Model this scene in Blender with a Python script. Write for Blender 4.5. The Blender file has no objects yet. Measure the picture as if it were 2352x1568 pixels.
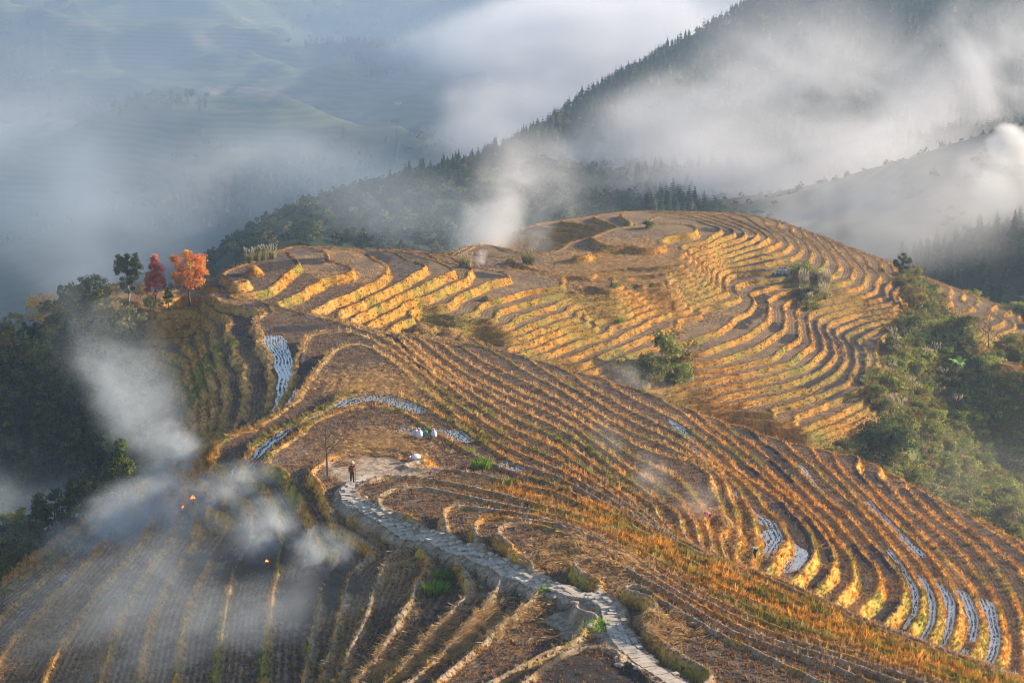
import bpy, bmesh, math, random, os
import numpy as np
from mathutils import Vector, Matrix
R = math.radians
random.seed(7); rng = np.random.default_rng(7)
scene = bpy.context.scene
COL = scene.collection

# ------------------------------------------------------------------ camera geometry
FPX, CX, CY, PITCH = 4573.0, 1176.0, 784.0, R(14.0)
def ray(u, v):
    dx = (u-CX)/FPX; dy = -(v-CY)/FPX
    return np.array([dx, math.cos(PITCH)+dy*math.sin(PITCH), -math.sin(PITCH)+dy*math.cos(PITCH)])
def at_z(u, v, z):
    d = ray(u, v); return d*(z/d[2])
def at_y(u, v, y):
    d = ray(u, v); return d*(y/d[1])
cam_d = bpy.data.cameras.new('camera'); cam = bpy.data.objects.new('camera', cam_d); COL.objects.link(cam)
cam_d.sensor_width = 36; cam_d.lens = 36*FPX/2352; cam_d.clip_start = 1; cam_d.clip_end = 20000
cam.rotation_euler = (R(90)-PITCH, 0, 0); scene.camera = cam

# ------------------------------------------------------------------ noise helpers (numpy)
def _hash(ix, iy, seed):
    h = (ix.astype(np.int64)*374761393 + iy.astype(np.int64)*668265263 + seed*1442695041) & 0xffffffff
    h = ((h ^ (h >> 13))*1274126177) & 0xffffffff
    return ((h ^ (h >> 16)) & 0xffff)/65535.0
def vnoise(x, y, seed=0):
    ix = np.floor(x); iy = np.floor(y); fx = x-ix; fy = y-iy
    fx = fx*fx*(3-2*fx); fy = fy*fy*(3-2*fy)
    a = _hash(ix, iy, seed); b = _hash(ix+1, iy, seed); c = _hash(ix, iy+1, seed); d = _hash(ix+1, iy+1, seed)
    return (a*(1-fx)+b*fx)*(1-fy)+(c*(1-fx)+d*fx)*fy
def fbm(x, y, seed=0, octs=4):
    s = 0; a = 0.5; t = 0
    for i in range(octs):
        s = s+a*vnoise(x*2**i, y*2**i, seed+i*31); t += a; a *= .5
    return s/t
def sstep(a, b, x):
    t = np.clip((x-a)/(b-a), 0, 1); return t*t*(3-2*t)

def tps_fit(P, z, smooth=0.0, W=None):
    n = len(P); d = np.sqrt(((P[:, None]-P[None])**2).sum(-1)); K = np.where(d > 0, d*d*np.log(np.maximum(d, 1e-9)), 0)
    K[np.arange(n), np.arange(n)] += smooth
    A = np.zeros((n+3, n+3)); A[:n, :n] = K; A[:n, n] = 1; A[:n, n+1:] = P; A[n, :n] = 1; A[n+1:, :n] = P.T
    return np.linalg.lstsq(A, np.concatenate([z, np.zeros(3)]), rcond=None)[0]
def tps_eval(P, w, X, Y):
    Q = np.stack([X.ravel(), Y.ravel()], 1); out = np.zeros(len(Q)); n = len(P)
    for i in range(0, len(Q), 20000):
        q = Q[i:i+20000]; d2 = ((q[:, None]-P[None])**2).sum(-1)
        out[i:i+20000] = (0.5*d2*np.log(np.maximum(d2, 1e-12)))@w[:n]+w[n]+q@w[n+1:]
    return out.reshape(X.shape)

# ------------------------------------------------------------------ terrace rims read off the hillside: (height, line)
#LEVELS
LEV = [-50+.75*i for i in range(14, 0, -1)]+[-50.0-i for i in range(13)]+[-62-1.2*i for i in range(1, 40)]
LEVC = np.array([-50+.75*i for i in range(14, 0, -1)]+[-50.0-i for i in range(12)]+[-61-.6*i for i in range(1, 75)])
LEV = np.array(LEV)           # descending
RIMS = [
 # foreground ridge, right of the path
 (-49.25, [(924,1085),(971,1080),(1037,1082),(1117,1095),(1177,1112),(1284,1135),(1351,1165),(1451,1218),(1568,1278)]),
 (-48.5, [(827,1148),(854,1112),(894,1095),(934,1095),(1001,1105),(1084,1122),(1167,1142),(1251,1165),(1351,1192),(1451,1238),(1568,1300)]),
 (-47.75, [(861,1168),(871,1138),(894,1125),(984,1123),(1084,1145),(1151,1160),(1251,1181),(1367,1212),(1451,1252),(1568,1318)]),
 (-47, [(1017,1225),(997,1188),(1024,1168),(1084,1168),(1167,1177),(1234,1188),(1340,1222),(1451,1266),(1568,1335)]),
 (-46.25, [(1094,1242),(1074,1215),(1091,1198),(1151,1193),(1217,1197),(1277,1205),(1384,1242),(1467,1285),(1568,1352)]),
 (-45.5, [(1190,1308),(1157,1275),(1134,1238),(1134,1218),(1151,1208),(1201,1208),(1251,1212),(1317,1234),(1384,1262),(1451,1297),(1568,1368)]),
 (-44.75, [(1284,1338),(1290,1305),(1317,1290),(1417,1290),(1467,1315),(1568,1385),(1700,1460)]),
 (-44, [(1392,1362),(1417,1345),(1467,1342),(1517,1362),(1568,1400),(1700,1478),(1850,1545)]),
 # left of the path
 (-48.5, [(790,1183),(820,1187),(841,1202),(900,1226),(945,1240),(877,1305),(864,1345),(824,1445),(784,1512)]),
 (-47.75, [(934,1258),(991,1265),(974,1308),(944,1345),(894,1462),(867,1512),(817,1558)]),
 (-47, [(1084,1348),(1070,1378),(984,1462),(917,1545)]),
 (-46.25, [(1125,1362),(1110,1385),(1034,1478),(960,1555)]),
 (-45.5, [(1241,1362),(1200,1400),(1117,1475),(1051,1518),(997,1568)]),
 (-44.75, [(1310,1400),(1324,1478),(1217,1528),(1134,1568)]),
 (-44, [(1234,1538),(1284,1502),(1351,1485),(1417,1495),(1484,1538),(1504,1568)]),
 (-50, [(784,1282),(750,1345),(733,1428),(707,1568)]),
 (-49.25, [(760,1190),(790,1215),(830,1245),(815,1300),(790,1345),(770,1428),(740,1568)]),
 (-51, [(600,1110),(640,1180),(660,1232),(640,1278),(617,1362),(610,1462),(600,1568)]),
 (-52, [(560,1130),(585,1190),(580,1238),(545,1300),(520,1362),(505,1462),(490,1568)]),
 (-53, [(520,1150),(520,1220),(480,1285),(450,1362),(420,1445),(400,1568)]),
 (-54, [(480,1140),(460,1220),(420,1285),(385,1338),(355,1400),(335,1460),(310,1568)]),
 (-55, [(440,1130),(400,1220),(350,1290),(310,1360),(270,1445),(225,1568)]),
 (-56, [(400,1120),(330,1230),(270,1310),(200,1390),(140,1480),(90,1568)]),
 (-57, [(330,1110),(270,1210),(190,1300),(110,1380),(30,1470),(-40,1568)]),
 (-58, [(270,1150),(200,1230),(120,1310),(30,1390),(-60,1480)]),
 (-59, [(207,1185),(133,1262),(60,1320),(-30,1385)]),
 (-60, [(170,1210),(83,1284),(0,1342),(-80,1395)]),
 # far nose of the foreground ridge and its right flank
 (-49.25, [(700,1090),(760,1060),(850,1030),(924,1040),(1000,1062)]),
 (-50, [(560,1108),(620,1040),(700,975),(784,940),(851,930),(930,945),(990,985),(1060,1030),(1130,1065),(1177,1088),(1284,1118),(1451,1205),(1568,1272)]),
 (-51, [(473,1135),(500,1105),(580,1042),(633,999),(733,946),(784,912),(851,899),(901,905),(951,921),(1000,945),(1051,972),(1101,1010),(1176,1062),(1284,1098),(1451,1192),(1568,1268)]),
 (-52, [(455,1090),(483,1030),(550,990),(623,953),(683,906),(727,849),(760,809),(784,794),(833,789),(880,812),(934,856),(1000,915),(1060,965),(1110,1000),(1176,1035),(1284,1078),(1451,1178)]),
 (-53, [(560,1008),(640,950),(680,860),(695,800),(720,765),(784,760),(850,775),(920,812),(1000,890),(1080,950),(1176,1010),(1284,1055),(1451,1163)]),
 (-54, [(627,933),(637,873),(623,839),(600,783),(583,749),(597,729),(633,719),(717,723),(784,745),(850,765),(920,795),(1000,868),(1080,922),(1176,985),(1284,1032),(1451,1147)]),
 (-55, [(563,956),(573,889),(567,839),(547,789),(520,763),(520,723),(545,698),(617,699),(700,718),(784,740),(850,757),(920,780),(1000,848),(1080,900),(1176,960),(1284,1008),(1451,1128),(1568,1245),(1735,1325),(1901,1402),(2068,1470),(2235,1520),(2352,1562)]),
 (-56, [(507,989),(520,923),(513,856),(493,789),(480,723),(490,700),]),
 (-56, [(917,771),(1000,828),(1080,878),(1176,935),(1284,984),(1451,1104),(1568,1195)]),
 (-57, [(480,1010),(495,950),(480,860),(462,789),(450,735)]),
 (-57, [(960,778),(1000,806),(1080,855),(1176,910),(1284,960),(1451,1078),(1568,1150),(1600,1200)]),
 (-58, [(460,1023),(473,956),(467,889),(445,806),(425,740)]),
 (-58, [(1000,786),(1080,832),(1176,885),(1284,936),(1451,1050),(1568,1110),(1610,1160),(1630,1215)]),
 (-59, [(1045,792),(1110,825),(1176,858),(1284,912),(1451,1022),(1530,1052),(1601,1065),(1640,1095),(1660,1150),(1668,1210),(1650,1240)]),
 (-60, [(443,1023),(433,939),(417,856),(395,773)][1:-1]+[(400,800)]),
 (-60, [(1110,798),(1176,828),(1284,888),(1451,994),(1568,1042),(1635,1078),(1672,1115),(1692,1180),(1702,1250),(1690,1290)]),
 (-61, [(1190,815),(1284,866),(1451,966),(1568,1022),(1643,1074),(1690,1115),(1725,1180),(1742,1240),(1735,1300)]),
 (-62, [(1284,845),(1451,940),(1568,1000),(1651,1066),(1708,1105),(1755,1158),(1798,1198),(1821,1245),(1790,1282),(1760,1318)]),
 (-63.2, [(1360,864),(1451,912),(1568,970),(1685,1075),(1755,1122),(1801,1155),(1845,1195),(1868,1232),(1873,1278),(1845,1318)]),
 (-64.4, [(1500,908),(1568,948),(1650,1010),(1720,1070),(1775,1105),(1821,1148),(1868,1192),(1901,1238),(1918,1278),(1915,1312),(1888,1342)]),
 (-65.6, [(1590,945),(1660,1000),(1735,1065),(1781,1102),(1835,1150),(1885,1198),(1935,1258),(1961,1305),(1965,1335),(1935,1368)]),
 (-66.8, [(1640,962),(1700,1010),(1768,1055),(1818,1100),(1868,1146),(1928,1200),(1968,1242),(2001,1288),(2025,1332),(2018,1365),(1978,1402)]),
 (-68, [(1700,982),(1770,1030),(1828,1078),(1868,1118),(1918,1160),(1985,1228),(2035,1283),(2075,1328),(2081,1362),(2068,1395),(2035,1432)]),
 (-69.2, [(1770,1006),(1820,1035),(1868,1072),(1908,1112),(1985,1172),(2041,1242),(2085,1300),(2115,1352),(2118,1395),(2091,1448)]),
 (-70.4, [(1830,1021),(1880,1050),(1921,1092),(1951,1122),(2001,1172),(2061,1238),(2106,1290),(2141,1345),(2158,1395),(2155,1445),(2135,1484)]),
 (-71.6, [(1890,1034),(1930,1070),(1971,1110),(2011,1146),(2074,1215),(2138,1275),(2178,1332),(2201,1378),(2198,1438),(2180,1478)]),
 (-72.8, [(1940,1043),(1970,1075),(2011,1120),(2071,1178),(2138,1245),(2204,1320),(2235,1365),(2255,1422),(2251,1470)]),
 (-74, [(1990,1060),(2040,1110),(2088,1160),(2150,1218),(2215,1282),(2265,1345),(2295,1405),(2308,1462),(2295,1516)]),
 (-75.2, [(2050,1087),(2081,1118),(2131,1165),(2206,1228),(2271,1290),(2318,1358),(2345,1428),(2350,1500)]),
 (-76.4, [(2115,1122),(2178,1178),(2250,1236),(2315,1296),(2365,1355),(2400,1440)]),
 (-77.6, [(2180,1158),(2240,1190),(2305,1235),(2365,1280),(2430,1380)]),
 # hump behind the crest, stepping down to the right
 (-53, [(577,609),(583,619),(553,656),(547,679)]),
 (-54, [(610,583),(667,589),(687,609),(650,633),(600,683)]),
 (-55, [(667,566),(733,573),(757,599),(733,639),(667,683),(653,696)]),
 (-56, [(743,566),(827,576),(861,599),(887,626),(864,646),(784,683),(717,716)]),
 (-57, [(837,573),(894,576),(934,599),(971,619),(944,633),(884,669),(784,723)]),
 (-58, [(901,573),(967,589),(1017,606),(1047,623),(1011,636),(951,666),(851,709),(801,736)]),
 (-59, [(951,576),(1034,603),(1084,619),(1074,629),(1034,656),(951,693),(851,739)]),
 (-60, [(1067,606),(1151,623),(1177,636),(1117,650),(1051,680),(951,729),(901,753)]),
 (-61, [(1167,615),(1251,630),(1317,637),(1367,646),(1317,658),(1217,668),(1151,689),(1051,729),(944,763)]),
 (-61, [(1410,655),(1480,640),(1545,632),(1575,610),(1580,580),(1630,553),(1655,530),(1600,505)]),
 (-60, [(1317,593),(1417,566),(1484,556),(1530,560),(1560,540),(1530,515)]),
 (-61.9, [(1077,773),(1167,723),(1267,690),(1340,665),(1400,668),(1480,652),(1545,642),(1585,622),(1592,590),(1640,565),(1690,545),(1660,515)]),
 (-62.8, [(1120,790),(1167,769),(1251,736),(1361,696),(1437,672),(1500,662),(1555,652),(1600,632),(1608,598),(1665,575),(1725,553),(1740,540),(1690,512),(1630,492)]),
 (-63.7, [(1190,786),(1284,755),(1414,709),(1470,690),(1530,672),(1580,660),(1618,635),(1628,605),(1690,583),(1750,563),(1775,550),(1740,520),(1680,494)]),
 (-64.6, [(1240,802),(1300,768),(1351,743),(1417,722),(1484,700),(1550,683),(1610,665),(1638,638),(1650,615),(1720,598),(1790,580),(1815,560),(1780,528),(1730,496)]),
 (-65.5, [(1300,815),(1345,795),(1417,762),(1507,723),(1568,700),(1630,678),(1660,645),(1680,622),(1755,618),(1830,600),(1855,580),(1830,545),(1780,505)]),
 (-66.4, [(1340,840),(1417,800),(1501,768),(1568,745),(1668,703),(1707,682),(1715,652),(1790,640),(1870,622),(1900,600),(1880,568),(1830,522)]),
 (-67.3, [(1380,858),(1451,825),(1520,805),(1585,800),(1695,763),(1745,723),(1750,680),(1810,660),(1910,645),(1945,625),(1930,592),(1875,538)]),
 (-68.2, [(1440,870),(1520,845),(1640,830),(1750,790),(1800,750),(1810,700),(1860,680),(1960,660),(1990,640),(1975,605),(1925,558)]),
 (-69.1, [(1500,890),(1560,875),(1680,855),(1790,830),(1848,785),(1850,730),(1900,700),(2010,675),(2030,648),(2010,615),(1978,580)]),
 (-70, [(1560,905),(1650,895),(1760,870),(1860,840),(1890,790),(1885,735),(1940,715),(2050,690),(2075,655),(2060,630),(2030,600)]),
 (-70.9, [(1640,925),(1740,910),(1850,885),(1910,850),(1925,800),(1915,750),(1980,725),(2070,710),(2100,665),(2082,620)]),
 (-71.8, [(1720,950),(1820,930),(1910,895),(1955,860),(1965,810),(1955,765),(2020,730),(2095,700),(2130,665),(2110,633)]),
 (-72.7, [(1790,980),(1880,950),(1960,915),(2005,880),(2005,830),(1990,790),(2050,750),(2120,720),(2160,680),(2135,640)]),
 (-73.6, [(1850,1000),(1930,975),(2000,940),(2040,895),(2045,840),(2070,780),(2140,745)]), (-73.6, [(2180,657),(2240,705),(2250,785)]),
 (-74.5, [(2230,675),(2290,735),(2305,820)]), (-75.4, [(2285,697),(2330,750),(2348,840)]), (-76.3, [(2352,722),(2385,780),(2400,860)]),
]
# other ground points: (u, v, z)
SPOTS = [(809,1108,-48.6),(787,1128,-48.5),(841,1185,-48.1),(917,1208,-47.8),(984,1235,-47.5),(1051,1262,-47.1),(1117,1292,-46.6),(1184,1322,-46.2),
 (1251,1352,-45.8),(1351,1368,-45.2),(1401,1418,-44.9),(1434,1488,-44.5),(1500,1538,-44.4),(1560,1568,-44.2),
 (870,1085,-48.9),(960,1050,-49.4),(850,990,-49.7),(1500,1430,-43.7),(1620,1490,-43.6),(1350,1540,-43.6),(1180,1440,-45.0),
 (850,850,-51.6),(760,1020,-49.9),(1600,1120,-58.2),(1795,1250,-61.9),
 (283,740,-57.5),(333,710,-56),(433,685,-54.6),(383,700,-55.2),(480,660,-52.8),(540,640,-52.5),(500,672,-53),(440,675,-53.6),
 (320,810,-59.5),(350,850,-60.8),(380,930,-62),(400,1000,-62.5),(420,1070,-61.5),(350,1060,-64),(240,765,-59.8),(150,790,-62.5),(50,820,-65.5),(-60,850,-69),(200,880,-66),(60,900,-70.5),(100,1000,-75),(250,970,-71),(100,1150,-86),(250,1080,-76),(0,1250,-84),
 (1284,842,-62.3),(1437,883,-64),(1568,933,-65.2),(1701,979,-68.1),(1868,1026,-71.2),(1968,1046,-73.2),(2101,1112,-76),(2235,1178,-77.5),(2352,1245,-79),
 (1074,593,-66.5),(1151,560,-65.5),(1251,518,-63.2),(1151,590,-64.5),(1230,585,-62.5),(1340,500,-62.6),(1430,487,-62.4),(1500,486,-62.2),(1490,515,-59.2),(1400,530,-60.3),(1300,560,-61.5),(1450,600,-60.6),(1530,600,-60.7),(1300,620,-60.8),
 (2100,900,-78),(2180,780,-76.5),(2250,900,-81),(2250,1000,-84),(2100,1040,-80),(2200,1100,-84),(2330,1050,-87),(2330,1180,-87),(2030,1000,-76.5),(2352,920,-83),(2352,850,-80),
]
WORLD = [ # hidden ground, x y z
 (-60,190,-80),(-60,160,-68),(-75,150,-72),(-75,130,-66),(-60,110,-62),(-45,95,-58),(-25,90,-52),(0,85,-42),(20,85,-43),(40,90,-50),(60,100,-60),(75,130,-75),
 (-48,212,-76),(-75,225,-86),(-70,330,-100),(-100,260,-105),(-110,180,-95),(-110,120,-85),
 (-60,300,-80),(-40,290,-68),(-20,300,-66),(-30,330,-85),(0,320,-76),(-15,370,-105),(10,375,-85),(30,385,-80),(50,385,-84),(70,380,-92),(90,375,-98),(-50,390,-110),(-110,390,-125),
 (95,330,-92),(120,380,-112),(120,320,-105),(120,260,-108),(95,230,-100),(75,190,-90),(100,170,-100),(120,130,-110),(110,90,-100),
 (25,140,-59),(33,140,-61),(40,138,-64),(28,160,-66),(38,158,-70),(46,155,-74),(55,150,-78),(18,165,-60.5),(52,175,-77),(60,160,-82),(62,200,-85),
 (-12,258,-63),(-4,256,-64.5),(5,251,-66.5),(14,247,-70),(24,244,-76),(35,243,-80),(46,243,-84),(57,243,-88),(70,235,-94),
]
pts = []
for z, l in RIMS:
    for i, (u, v) in enumerate(l):
        pts.append(at_z(u, v, z))
        if i+1 < len(l):
            u2, v2 = l[i+1]
            if math.hypot(u2-u, v2-v) > 60: pts.append(at_z((u+u2)/2, (v+v2)/2, z))
for u, v, z in SPOTS: pts.append(at_z(u, v, z))
pts += [np.array(w, float) for w in WORLD]
pts = np.array(pts)
# merge points that nearly coincide
keep = []
for p in pts:
    if all((p[0]-q[0])**2+(p[1]-q[1])**2 > .5 for q in keep): keep.append(p)
pts = np.array(keep)
TP = pts[:, :2]; TW = tps_fit(TP/50, pts[:, 2], smooth=.0012)
X0, X1, Y0, Y1, STEP = -100.0, 112.0, 84.0, 392.0, 1.0
gx = np.arange(X0, X1+.1, STEP); gy = np.arange(Y0, Y1+.1, STEP)
GX, GY = np.meshgrid(gx, gy); HB = tps_eval(TP/50, TW, GX/50, GY/50)
def cubic(f, x):  # 1-d catmull-rom along axis 0
    i = np.clip(np.floor(x).astype(int), 0, f.shape[0]-2); t = (x-i)[:, None]
    g = lambda k: f[np.clip(i+k, 0, f.shape[0]-1)]
    a, b, c, d = g(-1), g(0), g(1), g(2)
    return b+.5*t*(c-a+t*(2*a-5*b+4*c-d+t*(3*(b-c)+d-a)))
def base_h(xs, ys):
    a = cubic(HB, (ys-Y0)/STEP); return cubic(a.T.copy(), (xs-X0)/STEP).T
def _axis(segs):
    out = []
    for a_, b_, d_ in segs: out += list(np.arange(a_, b_-1e-6, d_))
    return np.array(out+[segs[-1][1]])
xs = _axis([(X0+1, -44, .34), (-44, 44, .16), (44, X1-1, .30)]); ys = _axis([(Y0+1, 168, .13), (168, 250, .22), (250, Y1-1, .26)])
H = base_h(xs, ys); XX, YY = np.meshgrid(xs, ys); AREA = np.outer(np.gradient(ys), np.gradient(xs))
# ------------------------------------------------------------------ mesh helpers
def new_mesh(name, V, F, mats=(), midx=None, smooth=False, attrs=None):
    """V (n,3), F (m,k) int array (k = 3 or 4) -> mesh data"""
    me = bpy.data.meshes.new(name); V = np.ascontiguousarray(V, dtype=np.float32); F = np.ascontiguousarray(F, dtype=np.int32)
    m, k = F.shape
    me.vertices.add(len(V)); me.vertices.foreach_set('co', V.ravel())
    me.loops.add(m*k); me.loops.foreach_set('vertex_index', F.ravel())
    me.polygons.add(m); me.polygons.foreach_set('loop_start', np.arange(0, m*k, k, dtype=np.int32))
    me.polygons.foreach_set('use_smooth', np.full(m, smooth))
    for mt in mats: me.materials.append(mt)
    if midx is not None: me.polygons.foreach_set('material_index', np.ascontiguousarray(midx, dtype=np.int32))
    for an, arr in (attrs or {}).items():
        a = me.attributes.new(an, 'FLOAT_COLOR', 'POINT'); c = np.ones((len(V), 4), np.float32); c[:, :arr.shape[1]] = arr
        a.data.foreach_set('color', c.ravel())
    me.update(calc_edges=True); return me
def link(name, me, parent=None, loc=(0, 0, 0), **props):
    o = bpy.data.objects.new(name, me); COL.objects.link(o); o.location = loc
    if parent is not None: o.parent = parent
    for k, v in props.items(): o[k] = v
    return o
def mat(name, color=(.5, .5, .5), rough=.9, attr=None, noise=None, spec=.25):
    """procedural material: base colour (or vertex attribute) broken up by noise"""
    m = bpy.data.materials.new(name); m.use_nodes = True; nt = m.node_tree; b = nt.nodes['Principled BSDF']
    b.inputs['Roughness'].default_value = rough; b.inputs['Specular IOR Level'].default_value = spec
    if attr:
        a = nt.nodes.new('ShaderNodeAttribute'); a.attribute_name = attr; src = a.outputs['Color']
    else:
        a = nt.nodes.new('ShaderNodeRGB'); a.outputs[0].default_value = (*color, 1); src = a.outputs[0]
    sc, amt = noise or (8, .35)
    tc = nt.nodes.new('ShaderNodeTexCoord'); n = nt.nodes.new('ShaderNodeTexNoise'); n.inputs['Scale'].default_value = sc; n.inputs['Detail'].default_value = 4
    nt.links.new(tc.outputs['Object'], n.inputs['Vector'])
    mr = nt.nodes.new('ShaderNodeMapRange'); mr.inputs['From Min'].default_value = .25; mr.inputs['From Max'].default_value = .75
    mr.inputs['To Min'].default_value = 1-amt; mr.inputs['To Max'].default_value = 1+amt
    nt.links.new(n.outputs['Fac'], mr.inputs['Value'])
    mx = nt.nodes.new('ShaderNodeVectorMath'); mx.operation = 'SCALE'; nt.links.new(src, mx.inputs[0]); nt.links.new(mr.outputs[0], mx.inputs['Scale'])
    nt.links.new(mx.outputs[0], b.inputs['Base Color']); return m
def nd(nt, t, **kw):
    n = nt.nodes.new(t)
    for k, v in kw.items():
        if k.startswith('_'): setattr(n, k[1:], v)
        else: n.inputs[k.replace('__', ' ')].default_value = v
    return n

# ------------------------------------------------------------------ terraced ground
wig = ((fbm(XX/3.5, YY/3.5, 3, 3)-.5)*.16+(fbm(XX/14, YY/14, 9, 2)-.5)*.5)*np.clip(np.hypot(*np.gradient(H, ys, xs))*3, .25, 1)
Hs = H+wig*(.22+.6*sstep(140, 200, YY))
gyy, gxx = np.gradient(H, ys, xs); G = np.sqrt(gxx**2+gyy**2)+.02
cl = np.array([(-12,243),(-4,252),(5,251),(14,247),(24,244),(35,243),(46,243),(90,243)], float)   # beyond this hollow: the far terraces
RC = YY > np.interp(XX, cl[:, 0], cl[:, 1], left=-1e9)
RC &= (XX > -12)
KA = np.clip(np.searchsorted(-LEV, -Hs), 1, len(LEV)-1); KC = np.clip(np.searchsorted(-LEVC, -Hs), 1, len(LEVC)-1)
K = np.where(RC, KC, KA); top = np.where(RC, LEVC[KC-1], LEV[KA-1]); bot = np.where(RC, LEVC[KC], LEV[KA]); S = top-bot
Fr = np.clip((Hs-bot)/S, 0, 1)
nearf = sstep(175, 150, YY)
wallw = (.11+.36*S)*(1-.38*nearf)*(.65+.7*fbm(XX/5, YY/5, 33, 2))
wf = np.clip(wallw*G/S, .05, .50-.10*nearf)
DIST = Fr*S/G                              # metres from the field's outer rim
WALL = sstep(1-wf, 1, Fr)
LIP = np.exp(-((DIST-.16)/(.2-.06*nearf))**2)*(G > .03)
isw = (Fr > 1-wf).astype(float)
def surf(u, v, y0=90., y1=380.):
    """where the sight line through photo point (u, v) meets the smooth ground"""
    d = ray(u, v); t = np.arange(y0, y1, .25)/d[1]
    px, py, pz = d[0]*t, d[1]*t, d[2]*t
    hb = sample(HB, px, py); k = np.argmax(pz < hb+.0)
    return px[k], py[k]
def sample(A, px, py):
    fx = np.clip((px-X0)/STEP, 0, A.shape[1]-1.001); fy = np.clip((py-Y0)/STEP, 0, A.shape[0]-1.001)
    ix, iy = fx.astype(int), fy.astype(int); tx, ty = fx-ix, fy-iy
    return (A[iy, ix]*(1-tx)+A[iy, ix+1]*tx)*(1-ty)+(A[iy+1, ix]*(1-tx)+A[iy+1, ix+1]*tx)*ty
# wild (unterraced) ground
def ell(u, v, rx, ry, soft=.25):
    x, y = surf(u, v); q = np.sqrt(((XX-x)/rx)**2+((YY-y)/ry)**2); return 1-sstep(1-soft, 1+soft, q)
wn = (fbm(XX/9, YY/9, 77, 3)-.5)
def blob(lst):
    out = np.zeros_like(XX)
    for a in lst: out = np.maximum(out, ell(*a))
    return sstep(.35, .65, out+wn*.5)
WILD = sstep(-61.5, -64.5, H+wn*4)*sstep(-28, -33, XX+wn*5)*sstep(172, 182, YY)
WILD = np.maximum(WILD, sstep(-60.5, -62.5, H)*sstep(-30, -34, XX)*sstep(150, 160, YY))
WILD = np.maximum(WILD, sstep(-75.8, -77.2, H+wn*2.5)*sstep(236, 242, YY))
WILD = np.maximum(WILD, blob([(2130,700,3.5,12),(2160,770,5,9),(2120,860,5,9),(2080,950,6,9),(1860,640,1.6,4),(1850,690,1.5,4),(1530,850,3.5,4),(1460,872,2,2)]))
back = sstep(-70, -74, H+wn*2)*sstep(300, 310, YY)*sstep(15, 8, XX)
WILD = np.maximum(WILD, back)
Zt = bot+S*WALL+LIP*(.16+.12*nearf)
Zt += (fbm(XX/.5, YY/.5, 5, 2)-.5)*.10+(fbm(XX*2.1, YY*2.1, 15, 2)-.5)*.05
Zw = H+(fbm(XX/4, YY/4, 21, 4)-.5)*2.2
Z = Zt*(1-WILD)+Zw*WILD
# the footpath: ground levelled and worn beside it
PATHL = [(870,1090),(830,1100),(809,1108),(790,1127),(791,1152),(841,1185),(917,1208),(984,1235),(1051,1262),(1117,1292),(1184,1322),(1251,1352),(1320,1364),(1376,1374),(1400,1395),(1403,1420),(1414,1458),(1434,1488),(1470,1518),(1510,1545),(1560,1572),(1640,1615)]
PW = np.array([surf(u, v, 88.) for u, v in PATHL])
PW = np.stack([np.interp(np.linspace(0, len(PW)-1, 160), np.arange(len(PW)), np.convolve(np.pad(PW[:, k], 1, 'edge'), [.2,.6,.2], 'valid')) for k in (0, 1)], -1)
def segdist(P):
    d = np.full(XX.shape, 99.)
    for a, b in zip(P[:-1], P[1:]):
        i0, i1 = np.searchsorted(xs, [min(a[0], b[0])-4, max(a[0], b[0])+4]); j0, j1 = np.searchsorted(ys, [min(a[1], b[1])-4, max(a[1], b[1])+4])
        ab = b-a; t = np.clip(((XX[j0:j1, i0:i1]-a[0])*ab[0]+(YY[j0:j1, i0:i1]-a[1])*ab[1])/(ab@ab+1e-9), 0, 1)
        d[j0:j1, i0:i1] = np.minimum(d[j0:j1, i0:i1], np.hypot(XX[j0:j1, i0:i1]-a[0]-t*ab[0], YY[j0:j1, i0:i1]-a[1]-t*ab[1]))
    return d
PD = segdist(PW); pm = sstep(1.25, .75, PD+(fbm(XX, YY, 88, 2)-.5)*.7)
Z = Z*(1-pm)+(H-.05+(fbm(XX*1.2, YY*1.2, 89, 2)-.5)*.05)*pm
LOOSE = np.maximum(pm, sstep(1.1, .8, np.hypot(XX-surf(875, 1078)[0], (YY-surf(875, 1078)[1])/1.0)/4.0+(fbm(XX/1.5, YY/1.5, 90, 2)-.5)))
for u, v, r in [(1370,1430,1.6),(1310,1400,1.2),(1150,1345,1.0)]:
    x, y = surf(u, v); LOOSE = np.maximum(LOOSE, sstep(1.2, .8, np.hypot(XX-x, YY-y)/r+(fbm(XX/1., YY/1., 91, 2)-.5)))
# albedo
def C(*c): return np.array(c, float)
def mixc(a, b, t): return a*(1-t[..., None])+b*t[..., None]
n1 = fbm(XX/2.2, YY/2.2, 41, 4); n2 = fbm(XX/9, YY/9, 43, 3); n3 = fbm(XX*1.7, YY*1.7, 47, 3)
typ = _hash(K+np.floor(fbm(XX/40, YY/40, 60, 1)*6), K*0+3, 5)+(fbm(XX/11+K*17.3, YY/11+K*5.1, 61, 2)-.5)*1.3
soil = mixc(C(.075,.052,.036), C(.15,.105,.066), sstep(.3, .7, n3))
soil = soil*(1-.12*sstep(160, 180, YY)*sstep(-30, -22, XX)+.7*sstep(-10, -16, XX)*sstep(172, 162, YY))[..., None]+np.array([0, .004, .01])  # shaded lower left slope: soil made paler, fill light put into its colour
straw = mixc(C(.24,.15,.07), C(.38,.25,.12), sstep(.3, .7, n1))
col = mixc(soil, straw, np.maximum(sstep(.75, 1.1, typ)*.7, RC*(.25+.4*fbm(XX/6, YY/6, 97, 3))))
green = mixc(C(.13,.15,.025), C(.26,.28,.05), n3)
gold = mixc(C(.40,.195,.03), C(.63,.33,.065), sstep(.3, .7, n3))
gsel = sstep(.56, .70, n2*.6+n1*.4)
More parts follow.
